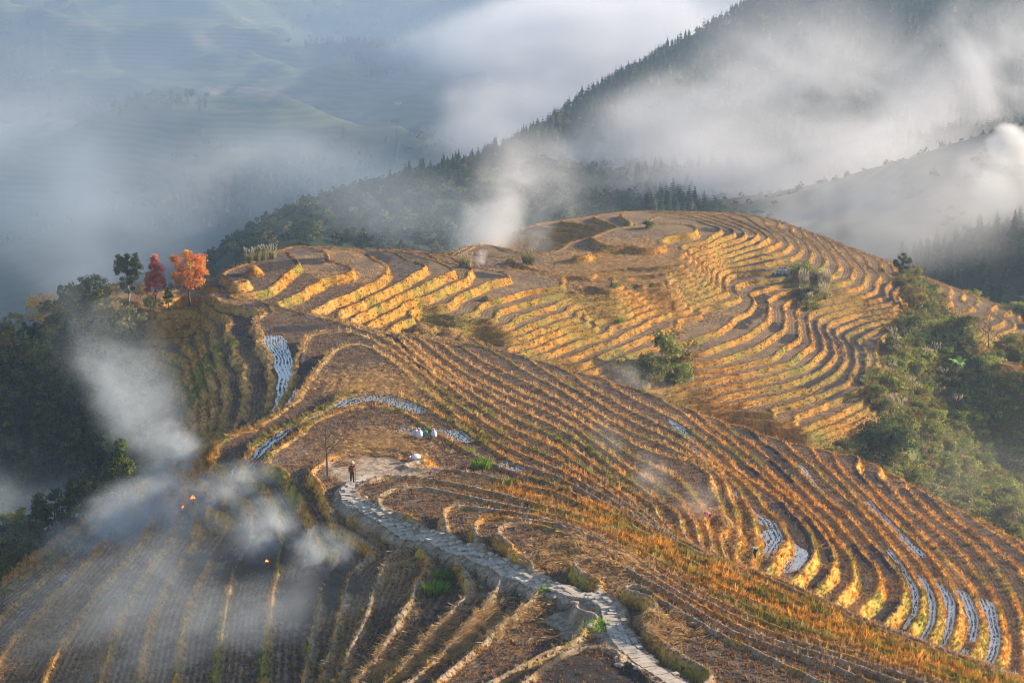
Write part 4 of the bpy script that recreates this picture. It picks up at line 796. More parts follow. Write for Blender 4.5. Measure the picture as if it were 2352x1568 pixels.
def person(pose, u, v, rz, top_m, leg_m, label, hat=True, s=1.0, y0=90., skirt=False):
    p = POSE[pose]; vs_ = []; es = []
    def add(c, r, par=None, r2=None): vs_.append((*c, r, r2 or r)); i = len(vs_)-1; (es.append((par, i)) if par is not None else None); return i
    hp = add(p['hip'], .13, r2=.10); be = add(p['belly'], .12, hp, .095); ch = add(p['chest'], .15, be, .10); nk = add(p['neck'], .055, ch); hd = add(p['head'], .085, nk, .095); tp = add(p['top'], .06, hd, .065)
    h = Vector(p['head']); f = Vector((0, .08, .0)); add(tuple(h+Vector((0, .115, -.02))), .014, hd)     # nose
    for sx in (-1, 1): add(tuple(h+Vector((sx*.098, 0, -.01))), .014, hd)                                # ears
    for k in (0, 1):
        sh = add(p['sh'][k], .06, ch); el = add(p['el'][k], .042, sh); wr = add(p['wr'][k], .028, el)
        e, w_ = Vector(p['el'][k]), Vector(p['wr'][k]); d = (w_-e).normalized(); side = d.cross(Vector((0, 0, 1) if abs(d.z) < .8 else (0, 1, 0))).normalized(); pa = add(tuple(w_+d*.06), .034, wr, .018)
        for q in range(4):
            L_ = (.062, .074, .070, .055)[q]; o_ = side*(q-1.5)*.019; b = add(tuple(w_+d*.10+o_), .0095, pa); b = add(tuple(w_+d*(.10+L_*.5)+o_+Vector((0, .008, 0))), .0085, b); add(tuple(w_+d*(.10+L_*.85)+o_+Vector((0, .028, 0))), .007, b)
        b = add(tuple(w_+d*.045-side*.04), .011, pa); add(tuple(w_+d*.085-side*.055+Vector((0, .015, 0))), .009, b)
        sg = -1 if k == 0 else 1; hj = add((p['hip'][0]+sg*.085, p['hip'][1], p['hip'][2]-.04), .085, hp); kn = add(p['kn'][k], .06, hj); an = add(p['an'][k], .04, kn); a = p['an'][k]; add((a[0], a[1]+.13, a[2]-.04), .035, an, .025)
    o = skinned('person', vs_, es, SKIN); x, y = surf(u, v, y0); o.location = (x, y, float(ground(x, y))); o.rotation_euler[2] = rz; o.scale = (s,)*3; o['label'] = label; o['category'] = 'person'
    c = []; e2 = []
    def a2(q, r, par=None, r2=None): c.append((*q, r, r2 or r)); i = len(c)-1; (e2.append((par, i)) if par is not None else None); return i
    b0 = a2(p['hip'], .155, r2=.125); b1 = a2(p['belly'], .15, b0, .12); b2 = a2(p['chest'], .175, b1, .125); a2(tuple(Vector(p['chest'])*.35+Vector(p['neck'])*.65), .075, b2)
    for k in (0, 1): q = a2(p['sh'][k], .08, b2); q = a2(p['el'][k], .062, q); a2(tuple(Vector(p['wr'][k])*.85+Vector(p['el'][k])*.15), .048, q)
    skinned('jacket', c, e2, top_m, o, 1)
    c = []; e2 = []; b0 = a2(p['hip'], .145, r2=.12)
    for k in (0, 1):
        sg = -1 if k == 0 else 1; q = a2((sg*.09, p['hip'][1], p['hip'][2]-.06), .105, b0); q = a2(p['kn'][k], .085, q); a_ = p['an'][k]; a2((a_[0], a_[1], a_[2]+.03), .065, q)
    skinned('trousers', c, e2, leg_m, o, 1)
    tv = Vector(p['top'])
    ax = (tv-Vector(p['neck'])).normalized(); qt = Vector((0, 0, 1)).rotation_difference(ax)
    def lathe(prof, k=16):
        V = []; F = []
        for r, z in prof:
            for j in range(k): a = 2*math.pi*j/k; w2 = qt@Vector((r*math.cos(a), r*math.sin(a), z)); V.append(tuple(tv+w2))
        for i in range(len(prof)-1):
            for j in range(k): F.append((i*k+j, i*k+(j+1) % k, (i+1)*k+(j+1) % k, (i+1)*k+j))
        return np.array(V), np.array(F)
    V, F = lathe([(.095, -.12), (.105, -.05), (.09, .02), (.05, .055), (.002, .065)]); link('hair', new_mesh('hair', V, F, [HAIR], smooth=True), o)
    if hat:
        V, F = lathe([(.25, -.035), (.255, -.02), (.12, .05), (.10, .075), (.07, .125), (.002, .14)]); link('hat', new_mesh('hat', V, F, [HATM], smooth=True), o)
    return o
def lathe_mesh(name, prof, m, k=18, wob=0.0, sq=1.0, seed=0):
    rr = np.random.default_rng(seed); V = []; F = []
    for i, (r, z) in enumerate(prof):
        for j in range(k): a = 2*math.pi*j/k; q = r*(1+wob*math.sin(a*3+z*7+seed)+rr.normal(0, wob*.35)); V.append((q*math.cos(a), q*sq*math.sin(a), z))
    for i in range(len(prof)-1):
        for j in range(k): F.append((i*k+j, i*k+(j+1) % k, (i+1)*k+(j+1) % k, (i+1)*k+j))
    return new_mesh(name, np.array(V), np.array(F), [m], smooth=True)
w1 = person('walk', 809, 1109, .1, BROWNC, DARKC, 'person in a brimmed hat walking up the slab path away from the viewer', s=1.02)
bk = emp('back_basket', 809, 1109, 'reddish brown wicker basket carried on the back of the person on the slab path', 'basket', .1); bk.location = w1.location+Vector((.015, -.20, .98)); 
link('basket_body', lathe_mesh('basket_body', [(.002, 0), (.17, .0), (.19, .05), (.23, .42), (.25, .46), (.235, .46), (.21, .40)], WICK, sq=.75), bk); link('rim', lathe_mesh('rim', [(.235, .44), (.262, .44), (.262, .485), (.235, .485), (.235, .44)], WICK, sq=.75), bk)
V, F = joinm([tube([(-.12, .16, .05), (-.13, .32, .28), (-.12, .24, .44)], .018, .018, 5), tube([(.12, .16, .05), (.13, .32, .28), (.12, .24, .44)], .018, .018, 5)]); link('strap', new_mesh('strap', V, F, [DARKC]), bk)
stf = put('walking_stick', new_mesh('walking_stick', *tube([(0, 0, 0), (.01, .02, .6), (0, .03, 1.15)], .018, .015, 6), [BARK]), 815, 1109, 'thin walking stick held by the person with the back basket', 'stick'); stf.location = w1.location+Vector((.26, .10, .0))
person('bent', 1628, 1190, 2.4, PINKC, DARKC, 'person in a pink jacket bending over straw on the dusty pale field', hat=False)
person('crouch', 1668, 1240, 1.2, DARKC, DARKC, 'person in dark clothes crouching at the foot of the golden bank', hat=False)
person('bent', 1733, 1283, 2.0, GREYC, DARKC, 'stooping person in a pale straw hat low in the gully', y0=150.)
person('carry', 302, 1166, -1.0, BLUEC, DARKC, 'person in blue working at the smoky edge of the shaded slope with a large bundle', hat=True, s=1.05)
person('crouch', 262, 1160, .6, BLUEC, GREYC, 'small crouching person in pale blue at the far edge of the shaded slope')
person('bent', 141, 1335, -.6, BLUEC, DARKC, 'lone stooping person in blue on the lower left terraces', hat=False)
pc = person('carry', 1405, 662, 1.6, BROWNC, DARKC, 'dark figure carrying a bundle of straw on the rim of the far terraces', hat=False, s=1.0, y0=270.)
# ------------------------------------------------------------------ bundles, sacks, straw piles
STRAWM = leaf_mat('straw', inst=False, trans=.2, rnd=.1)
def strawpile(name, w, h, n, seed, L_=.55, cone=False):
    rr = np.random.default_rng(seed); V = []; F = []; c = []
    for i in range(n):
        a = rr.uniform(0, 6.28); r = w*math.sqrt(rr.uniform()); z = h*(1-(r/w)**(1 if cone else 2))*rr.uniform(.75, 1.02); b = np.array([r*math.cos(a), r*math.sin(a)*.8, z]); d = np.array([math.cos(a)*.9+rr.normal(0, .5), math.sin(a)*.9+rr.normal(0, .5), -h/w*.7+rr.normal(0, .25)]); d /= np.linalg.norm(d); s_ = np.cross(d, [0, 0, 1]); s_ /= np.linalg.norm(s_)+1e-6; s_ *= .022; l = L_*rr.uniform(.5, 1)
        k = len(V); V += [b-d*l/2-s_, b-d*l/2+s_, b+d*l/2+s_*.6, b+d*l/2-s_*.6]; F.append((k, k+1, k+2, k+3)); c += [np.array([.52, .33, .14])*rr.uniform(.5, 1.35)]*4
    k = len(V); m = 14
    for i in range(6):
        t = i/5; r = w*(1-t*.98); z = h*(1-(1-t)**(1 if cone else 2))*.9-.05
        for j in range(m): a = 6.283*j/m; V.append(np.array([r*math.cos(a), r*math.sin(a)*.8, z])); c.append(np.array([.22, .13, .06]))
    for i in range(5):
        for j in range(m): F.append((k+i*m+j, k+i*m+(j+1) % m, k+(i+1)*m+(j+1) % m, k+(i+1)*m+j))
    return new_mesh(name, np.array(V), np.array(F), [STRAWM], attrs={'alb': np.array(c)})
for i, (u, v, w_, h, lb, y0) in enumerate([(963,756,1.5,.9,'leftmost of three straw piles in the hollow below the far terraces',235.),(1032,766,1.4,.9,'middle one of three straw piles in the hollow below the far terraces',235.),(1060,776,1.0,.7,'rightmost of three straw piles in the hollow below the far terraces',235.),
    (1120,686,1.2,.7,'brown straw pile on a narrow green terrace strip',235.),(1320,1252,1.8,.6,'loose mound of straw across a field right of the slab path',90.),(1412,1285,1.6,.8,'shaggy straw heap at the corner of the large field right of the path',90.),(1500,1425,1.3,.6,'low straw heap right of the lower slab path',90.),
    (1655,1200,1.4,.9,'straw heap beside the person in pink',150.),(1600,1062,1.2,.8,'rounded straw heap on the crest of the middle slope',150.),(1335,1262,1.1,.5,'small straw mound beside the larger mound right of the path',90.),(900,1530,1.6,.5,'flattened pale straw near the bottom edge of the shaded fields',90.),(1172,605,1.2,.8,'round straw mound on the saddle beside the drifting smoke',270.)]):
    put('straw_pile', strawpile('straw_pile', w_, h, 900, 200+i), u, v, lb, 'straw pile', i*.7, y0=y0)
bd = put('straw_bundle', strawpile('straw_bundle', .5, .4, 260, 240, .6), 1405, 662, 'straw bundle held over the head of the dark figure on the far rim', 'bundle', y0=270.); bd.location = pc.location+Vector((0, 0, 1.42))
LILAC = mat('lilac_sack', (.55, .47, .66), .7, noise=(9, .12)); WHITE = mat('white_sack', (.66, .64, .74), .7, noise=(9, .12)); GREEN = mat('green_sack', (.05, .30, .18), .7, noise=(9, .15))
def sack(u, v, m, label, h=1.0, lie=False, rz=0.0, dx=0.0):
    e = emp('sack', u, v, label, 'sack', rz, .82); r = .31*h
    link('bag', lathe_mesh('bag', [(.002, 0), (r*.8, .02), (r*1.05, .16*h), (r*1.1, .38*h), (r*.98, .6*h), (r*.72, .76*h), (r*.3, .86*h), (r*.16, .9*h), (r*.3, .98*h), (r*.42, 1.06*h)], m, wob=.05, seed=int(u)), e)
    link('tie', lathe_mesh('tie', [(r*.2, .87*h), (r*.26, .89*h), (r*.26, .91*h), (r*.2, .93*h)], DARKC, 10), e)
    if lie: e.rotation_euler = (R(78), 0, rz); e.location.z += .22
    return e
sack(955, 999, LILAC, 'pinkish sack at the left end of the row of filled sacks'); sack(964, 1000, WHITE, 'tallest white lilac sack leaning between the pinkish and the green sack', 1.1); sack(977, 1001, GREEN, 'green sack in the row of filled sacks by the flooded field', .95); sack(997, 1002, WHITE, 'white sack standing alone at the right of the green sack', .95)
sack(964, 1060, WHITE, 'white sack lying on a bare mud bund above the slab path', 1.05, True, -1.1)
# ------------------------------------------------------------------ bare tree, posts, railing
def bare(name, h, seed, u, v, label, nl=9, y0=90., m=None, sp=.55):
    parts, tips = limbs(h, h*.016+.02, nl, seed, sp, .34, 2, .05); V, F = joinm([parts[0]]); V2, F2 = joinm(parts[1:]); x, y = surf(u, v, y0)
    return plant(name, (new_mesh('trunk', V, F, [m or BARK], smooth=True), new_mesh('branches', V2, F2, [m or BARK], smooth=True)), x, y, float(ground(x, y)), 1, 0, label, 'tree', parts=('trunk', 'branch'))
bare('bare_tree', 4.6, 303, 752, 1090, 'leafless tree standing left of the person on the slab path')
bare('bare_tree', 5.0, 309, 2270, 800, 'leafless shrub like tree against the far right terraces', 8, 270.)
def wpost(u, v, h, label, y0=90.): return put('wooden_post', new_mesh('wooden_post', *tube([(0, 0, -.3), (.01, .0, h*.5), (.03, .01, h)], .075, .06, 7), [BARK]), u, v, label, 'post', y0=y0)
wpost(1348, 1127, 1.0, 'tall dark wooden post on the golden slope'); wpost(1355, 1128, .55, 'short dark stump beside the tall post on the golden slope')
put('log', new_mesh('log', *tube([(-.35, 0, .1), (0, .03, .11), (.35, 0, .1)], .08, .07, 8), [PALEBARK]), 1380, 1122, 'pale log lying on the terrace right of the wooden posts', 'log', -.6)
rl = emp('railing', 1012, 942, 'small dark wooden railing beside the grassy bank above the sacks', 'railing', -.1)
for k in range(4): link('post', new_mesh('post', *tube([(-.75+.5*k, 0, -.2), (-.75+.5*k, 0, .75)], .035, .03, 6), [BARK]), rl)
for z in (.35, .66): link('rail', new_mesh('rail', *tube([(-.9, 0, z-.08), (.9, 0, z+.08)], .03, .03, 6), [BARK]), rl)
# green grass clumps, plume grass, banana
def clump(n, h, spread, cols, seed, w_=.02, plume=0):
    rr = np.random.default_rng(seed); V = []; F = []; c = []
    for i in range(n):
        a = rr.uniform(0, 6.28); r = spread*math.sqrt(rr.uniform()); b = np.array([r*math.cos(a), r*math.sin(a), -.05]); hh = h*rr.uniform(.6, 1.1); o_ = np.array([math.cos(a), math.sin(a), 0])*hh*rr.uniform(.1, .55); s_ = rr.uniform(0, 6.28); sd_ = np.array([math.cos(s_), math.sin(s_), 0])*w_
        k = len(V); mid = b+o_*.4+[0, 0, hh*.65]; tip = b+o_+[0, 0, hh*.9]; V += [b-sd_, b+sd_, mid+sd_, mid-sd_, tip-sd_*.1, tip+sd_*.1]; F += [(k, k+1, k+2, k+3), (k+3, k+2, k+5, k+4)]; c += [np.array(cols[rr.integers(0, len(cols))])*rr.uniform(.7, 1.3)]*6
    g = (np.array(V), np.array(F), np.array(c)); V = []; F = []; c = []
    for i in range(plume):
        a = rr.uniform(0, 6.28); l = rr.uniform(.1, .5)*h; b = np.array([math.cos(a)*l, math.sin(a)*l, h*rr.uniform(.9, 1.25)]); k = len(V); d = np.array([math.cos(a)*.3, math.sin(a)*.3, 1.])*h*.14
        for th in (0, 1.57): sd_ = np.array([math.cos(th), math.sin(th), 0])*h*.03; q = len(V); V += [b-d*1.0, b+sd_, b+d, b-sd_]; F.append((q, q+1, q+2, q+3)); c += [np.array([.46, .39, .29])*rr.uniform(.8, 1.2)]*4
    return g, (np.array(V), np.array(F), np.array(c)) if plume else None
GC = ((.16,.30,.03),(.26,.36,.04),(.12,.22,.03))
for i, (u, v, h, sp, n, lb) in enumerate([(1000,1352,.75,.75,420,'brightest green grass clump left of the slab path'),(1018,1315,.6,.7,300,'yellow green grass clump just above the brightest clump left of the path'),(1378,1440,.4,1.0,300,'short green grass patch beside the lower slab path'),(1260,1352,.3,.7,160,'little green grass tuft near the middle of the slab path'),(1106,1068,.9,.8,500,'bushy green clump at the end of the curved mud bunds'),(1060,1020,.5,1.2,400,'green grass on the bank right of the sacks'),(1425,735,.8,.7,200,'bright green tuft on the brown banks of the far terraces'),(1415,655,.7,.7,200,'green tuft at the feet of the dark figure on the far rim')]):
    g, _ = clump(n, h, sp, GC, 400+i); put('grass_clump', new_mesh('grass_clump', g[0], g[1], [LEAF], attrs={'alb': g[2]}), u, v, lb, 'grass clump', y0=90. if v > 900 else 250.)
PG = ((.30,.26,.12),(.20,.22,.08),(.36,.30,.16)); PGM = []
for i in range(3):
    g, q = clump(160, 1.6, .4, PG, 430+i, .02, 26); PGM.append((new_mesh('plume_grass_blades', g[0], g[1], [LEAF], attrs={'alb': g[2]}), new_mesh('plume_grass_heads', q[0], q[1], [LEAF], attrs={'alb': q[2]})))
plist = [(590,588),(605,585),(572,592),(625,583),(1062,602),(1075,603),(1210,598),(1220,600)]
for i, (u, v) in enumerate(plist):
    x, y, z = by_top(u, v-14, 1.5, 225.); plant('plume_grass_clump', PGM[i % 3], x, y, z, 1.0 if i < 6 else 1.3, i, 'pale feathery plume grass clump on the skyline of the terraces', 'plume grass', 'plume grass clumps on the skyline', parts=('blades', 'plume'))
for i in range(32):
    u = rng.uniform(1840, 1900) if i < 14 else rng.uniform(1990, 2230); v = rng.uniform(630, 700) if i < 14 else rng.uniform(740, 960); x, y = surf(u, v, 240.)
    plant('plume_grass_clump', PGM[i % 3], x, y, float(ground(x, y)), rng.uniform(.8, 1.3), i, 'pale feathery plume grass clump among the bushes of the right valley', 'plume grass', 'plume grass clumps among the right bushes', parts=('blades', 'plume'))
BAN = mat('banana_leaf', (.24, .42, .06), .5, noise=(5, .2)); bn = emp('banana_plant', 2200, 872, 'banana plant with long bright green leaves among the bushes on the right', 'banana plant', y0=240.); bn.location.z += .8
link('stem', new_mesh('stem', *tube([(0, 0, -1.4), (.05, 0, .4), (0, .05, 1.3)], .16, .08, 8), [PALEBARK]), bn)
for k in range(10):
    a = k*2.4+.3; o_ = np.array([math.cos(a), math.sin(a), 0]); s_ = np.array([-o_[1], o_[0], 0]); L_ = rng.uniform(1.5, 2.3); V = []; F = []
    for i in range(7):
        t = i/6; c_ = o_*L_*(.12+.75*t*(1-.15*t))+np.array([0, 0, 1.2+1.5*t*L_/2-1.5*t*t*L_*(.35+.2*(k % 3))]); w_ = .30*math.sin(math.pi*min(1, t*.9+.08))+.02; V += [c_-s_*w_+[0, 0, .07], c_, c_+s_*w_+[0, 0, .07]]
        if i: q = (i-1)*3; F += [(q, q+1, q+4, q+3), (q+1, q+2, q+5, q+4)]
    link('leaf', new_mesh('leaf', np.array(V), np.array(F), [BAN], smooth=True), bn)
# small fires
FLM = bpy.data.materials.new('flame'); FLM.use_nodes = True; b_ = FLM.node_tree.nodes['Principled BSDF']; b_.inputs['Base Color'].default_value = (1, .25, .03, 1); b_.inputs['Emission Color'].default_value = (1, .20, .03, 1); b_.inputs['Emission Strength'].default_value = 2.5
nz = FLM.node_tree.nodes.new('ShaderNodeTexNoise'); nz.inputs['Scale'].default_value = 6; cr = FLM.node_tree.nodes.new('ShaderNodeMix'); cr.data_type = 'RGBA'; cr.inputs[6].default_value = (1, .10, .01, 1); cr.inputs[7].default_value = (1, .36, .06, 1); FLM.node_tree.links.new(nz.outputs['Fac'], cr.inputs[0]); FLM.node_tree.links.new(cr.outputs[2], b_.inputs['Emission Color'])
for u, v, s_, lb in [(443,1150,.4,'largest orange flame at the burning field edge on the left slope'),(612,1272,.25,'tiny flame in the burnt strip nearest the slab path'),(420,1155,.25,'low flame just left of the largest flame')]:
    V, F = joinm([tube([(dx, dy, 0), (dx*1.1+.05, dy, .25*h_), (dx+.02, dy, .5*h_), (dx+.1, dy, .8*h_)], .13, .012, 7) for dx, dy, h_ in [(0,0,1.1),(.22,.05,.7),(-.22,.1,.8),(.4,-.1,.45),(-.38,-.05,.4)]]); put('flame', new_mesh('flame', V, F, [FLM], smooth=True), u, v, lb, 'flame', s=s_, dz=.02)
# ------------------------------------------------------------------ village across the valley
WALL_ = [mat('white_wall', (.80, .79, .78), .8, noise=(.4, .08)), mat('timber_wall', (.16, .11, .08), .9, noise=(.6, .3)), mat('cream_wall', (.62, .55, .50), .8, noise=(.4, .1))]; ROOF = mat('tile_roof', (.10, .10, .11), .9, noise=(1, .3)); GLS = mat('dark_window', (.05, .06, .08), .3, noise=(1, .2))
def house(u, v, w_, d_, h, st, wm, rz, label, flat=False, nw=4):
    x, y = fsurf(u, v, 1250.); e = link('house', None, loc=(x, y, float(fground(x, y))), label=label, category='house'); e.rotation_euler[2] = rz
    link('wall', new_mesh('wall', *box((0, 0, h/2-3), (w_, d_, h+6)), [WALL_[wm]]), e)
    if flat: link('roof', new_mesh('roof', *box((0, 0, h+.25), (w_+.8, d_+.8, .5)), [WALL_[wm]]), e)
    else:
        a, b, c_ = w_/2+.9, d_/2+.9, h+.05; V = np.array([(-a, -b, c_), (a, -b, c_), (a, b, c_), (-a, b, c_), (-a*.8, 0, c_+d_*.33), (a*.8, 0, c_+d_*.33)]); link('roof', new_mesh('roof', V, np.array([(0, 1, 5, 4), (2, 3, 4, 5), (0, 4, 3, 3), (1, 2, 5, 5), (0, 3, 2, 1)]), [ROOF]), e)
    for f in range(st):
        for k in range(nw): link('window', new_mesh('window', *box((-w_/2+w_*(k+.5)/nw, -d_/2-.03, h*(f+.55)/st), (w_/nw*.45, .12, h/st*.45)), [GLS]), e)
house(1112, 165, 17, 12, 11, 3, 0, .35, 'largest white three storey house at the edge of the valley mist', True)
house(1132, 190, 9, 9, 9, 3, 0, .35, 'tall narrow white house just below the largest white house')
house(1390, 78, 16, 12, 11, 3, 2, -.2, 'pale pinkish house at the upper end of the valley road', True)
house(1352, 122, 40, 10, 7, 2, 0, .1, 'long low white building in the bright mist below the road', True, 9)
house(1410, 105, 12, 10, 8, 2, 0, .1, 'white house at the right end of the long low building', True)
house(1510, 22, 10, 9, 10, 3, 0, 0, 'small white house high in the purple mist', True); house(1570, 18, 12, 9, 14, 4, 0, 0, 'tall white house high in the mist beside the wooded ridge', True)
house(1092, 200, 15, 10, 7, 2, 1, .5, 'dark timber house with a wide tiled roof left of the tall narrow white house'); house(1086, 222, 14, 10, 7, 2, 1, .2, 'second dark timber house, directly below the wide roofed one'); house(1080, 248, 15, 10, 8, 2, 1, .1, 'lowest dark timber house at the edge of the mist'); house(915, 240, 5, 4, 3, 1, 2, .3, 'small lone pale house on the green slope left of the village')
def road(pts_, w_, name):
    P = np.array([fsurf(u, v, 1250.) for u, v in pts_]); t = np.linspace(0, len(P)-1, 60); P = np.stack([np.interp(t, np.arange(len(P)), P[:, k]) for k in (0, 1)], -1); V = []
    for i in range(len(P)):
        d = P[min(i+1, 59)]-P[max(i-1, 0)]; d /= np.linalg.norm(d); n = np.array([-d[1], d[0]])*w_; z = float(fground(*P[i]))+3.0; V += [(*(P[i]-n), z), (*(P[i]+n), z), (*(P[i]-n), z-8)]
    F = []
    for i in range(59): F += [(3*i, 3*i+1, 3*i+4, 3*i+3), (3*i+2, 3*i, 3*i+3, 3*i+5)]
    link(name, new_mesh(name, np.array(V), np.array(F), [mat('pale_road', (.62, .60, .57), .9, noise=(.1, .1))]), kind='structure')
road([(1143,124),(1172,105),(1210,92),(1270,80),(1330,70),(1385,64)], 3.5, 'road')
# ------------------------------------------------------------------ haze and smoke
def boxmesh(name, a, b):
    V = [(x, y, z) for x in (a[0], b[0]) for y in (a[1], b[1]) for z in (a[2], b[2])]
    F = [(0,1,3,2),(4,6,7,5),(0,4,5,1),(2,3,7,6),(0,2,6,4),(1,5,7,3)]
    return new_mesh(name, np.array(V), np.array(F))
hm = bpy.data.materials.new('haze'); hm.use_nodes = True; nt = hm.node_tree
nt.nodes.remove(nt.nodes['Principled BSDF']); pv = nt.nodes.new('ShaderNodeVolumePrincipled'); nt.links.new(pv.outputs[0], nt.nodes['Material Output'].inputs['Volume'])
pv.inputs['Color'].default_value = (.50, .70, 1, 1); pv.inputs['Density'].default_value = .00022; pv.inputs['Anisotropy'].default_value = .2
ztop = max(float(FH.max()), 0)+14
hz = link('haze', boxmesh('haze', (FX0-8, FY0-60, float(FH.min())-1.5), (FX1+8, FY1+8, ztop)), kind='stuff'); hz.data.materials.append(hm)
bm = bmesh.new(); bmesh.ops.create_icosphere(bm, subdivisions=3, radius=1.0); BALL = bpy.data.meshes.new('smoke_cloud'); bm.to_mesh(BALL); bm.free()
def smoke_mat(dens, nscale, thr, plume, seed, col=(.93, .95, 1), warp=.5, soft=.26, aniso=.15):
    m = bpy.data.materials.new('smoke'); m.use_nodes = True; nt = m.node_tree; L = nt.links.new; nt.nodes.remove(nt.nodes['Principled BSDF'])
    pv = nt.nodes.new('ShaderNodeVolumePrincipled'); L(pv.outputs[0], nt.nodes['Material Output'].inputs['Volume']); pv.inputs['Color'].default_value = (*col, 1); pv.inputs['Anisotropy'].default_value = aniso
    tc = nd(nt, 'ShaderNodeTexCoord'); geo = nd(nt, 'ShaderNodeNewGeometry')
    no = nd(nt, 'ShaderNodeTexNoise', Scale=nscale, Detail=5.0, Roughness=.6, Distortion=.9); mp = nd(nt, 'ShaderNodeVectorMath', _operation='ADD'); mp.inputs[1].default_value = (seed*13.7, seed*5.1, seed*9.3); L(geo.outputs['Position'], mp.inputs[0]); L(mp.outputs[0], no.inputs['Vector']); no.noise_dimensions = '3D'
    # bend the falloff with slow noise so that the outline is ragged
    nw = nd(nt, 'ShaderNodeTexNoise', Scale=1.6, Detail=2.0); ad = nd(nt, 'ShaderNodeVectorMath', _operation='ADD'); ad.inputs[1].default_value = (seed*3.1,)*3; L(tc.outputs['Object'], ad.inputs[0]); L(ad.outputs[0], nw.inputs['Vector'])
    sb = nd(nt, 'ShaderNodeVectorMath', _operation='SUBTRACT'); L(nw.outputs['Color'], sb.inputs[0]); sb.inputs[1].default_value = (.5,)*3
    sw = nd(nt, 'ShaderNodeVectorMath', _operation='SCALE'); L(sb.outputs[0], sw.inputs[0]); sw.inputs['Scale'].default_value = warp*2
    po = nd(nt, 'ShaderNodeVectorMath', _operation='ADD'); L(tc.outputs['Object'], po.inputs[0]); L(sw.outputs[0], po.inputs[1])
    if plume:   # cone opening upwards from the fire at z = -1
        sx = nd(nt, 'ShaderNodeSeparateXYZ'); L(po.outputs[0], sx.inputs[0]); s0 = nd(nt, 'ShaderNodeSeparateXYZ'); L(tc.outputs['Object'], s0.inputs[0])
        r2 = nd(nt, 'ShaderNodeCombineXYZ'); L(sx.outputs[0], r2.inputs[0]); L(sx.outputs[1], r2.inputs[1]); ln = nd(nt, 'ShaderNodeVectorMath', _operation='LENGTH'); L(r2.outputs[0], ln.inputs[0])
        wd = nd(nt, 'ShaderNodeMapRange'); wd.inputs['From Min'].default_value = -1; wd.inputs['To Min'].default_value = .10; wd.inputs['To Max'].default_value = .85; L(s0.outputs[2], wd.inputs['Value'])
        dv = nd(nt, 'ShaderNodeMath', _operation='DIVIDE'); L(ln.outputs['Value'], dv.inputs[0]); L(wd.outputs[0], dv.inputs[1])
        fo = nd(nt, 'ShaderNodeMapRange', _interpolation_type='SMOOTHSTEP'); fo.inputs['From Min'].default_value = 1; fo.inputs['From Max'].default_value = .1; L(dv.outputs[0], fo.inputs['Value'])
        ft = nd(nt, 'ShaderNodeMapRange', _interpolation_type='SMOOTHSTEP'); ft.inputs['From Min'].default_value = 1; ft.inputs['From Max'].default_value = .0; L(s0.outputs[2], ft.inputs['Value'])
        dd = nd(nt, 'ShaderNodeMath', _operation='MULTIPLY'); L(wd.outputs[0], dd.inputs[0]); L(wd.outputs[0], dd.inputs[1])
        th = nd(nt, 'ShaderNodeMath', _operation='DIVIDE'); th.inputs[0].default_value = .12; ad2 = nd(nt, 'ShaderNodeMath', _operation='ADD'); ad2.inputs[1].default_value = .04; L(dd.outputs[0], ad2.inputs[0]); L(ad2.outputs[0], th.inputs[1])
        a1 = nd(nt, 'ShaderNodeMath', _operation='MULTIPLY'); L(fo.outputs[0], a1.inputs[0]); L(ft.outputs[0], a1.inputs[1]); a2 = nd(nt, 'ShaderNodeMath', _operation='MULTIPLY'); L(a1.outputs[0], a2.inputs[0]); L(th.outputs[0], a2.inputs[1]); fall = a2.outputs[0]
    else:
        ln = nd(nt, 'ShaderNodeVectorMath', _operation='LENGTH'); L(po.outputs[0], ln.inputs[0]); l0 = nd(nt, 'ShaderNodeVectorMath', _operation='LENGTH'); L(tc.outputs['Object'], l0.inputs[0])
        fo = nd(nt, 'ShaderNodeMapRange', _interpolation_type='SMOOTHSTEP'); fo.inputs['From Min'].default_value = .95; fo.inputs['From Max'].default_value = .0; L(ln.outputs['Value'], fo.inputs['Value'])
        f2 = nd(nt, 'ShaderNodeMapRange', _interpolation_type='SMOOTHSTEP'); f2.inputs['From Min'].default_value = .98; f2.inputs['From Max'].default_value = .7; L(l0.outputs['Value'], f2.inputs['Value'])
        a1 = nd(nt, 'ShaderNodeMath', _operation='MULTIPLY'); L(fo.outputs[0], a1.inputs[0]); L(f2.outputs[0], a1.inputs[1]); fall = a1.outputs[0]
    tn = nd(nt, 'ShaderNodeMapRange', _interpolation_type='SMOOTHSTEP'); tn.inputs['From Min'].default_value = thr-soft*.5; tn.inputs['From Max'].default_value = thr+soft*.5; tn.inputs['To Min'].default_value = .06; tn.inputs['To Max'].default_value = 1; L(no.outputs['Fac'], tn.inputs['Value'])
    mu = nd(nt, 'ShaderNodeMath', _operation='MULTIPLY'); L(fall, mu.inputs[0]); L(tn.outputs[0], mu.inputs[1]); m2 = nd(nt, 'ShaderNodeMath', _operation='MULTIPLY'); L(mu.outputs[0], m2.inputs[0]); m2.inputs[1].default_value = dens
    L(m2.outputs[0], pv.inputs['Density']); return m
sk = [0]
def smoke(u, v, D, rx, ry, rz, dens, nscale, thr=.5, tilt=(0, 0), plume=False, **kw):
    sk[0] += 1; c = at_y(u, v, D); o = link('smoke', BALL.copy(), kind='stuff'); o.location = c; o.scale = (rx, ry, rz); o.rotation_euler = (R(tilt[1]), R(tilt[0]), 0); o.data.materials.append(smoke_mat(dens, nscale, thr, plume, sk[0], **kw)); return o
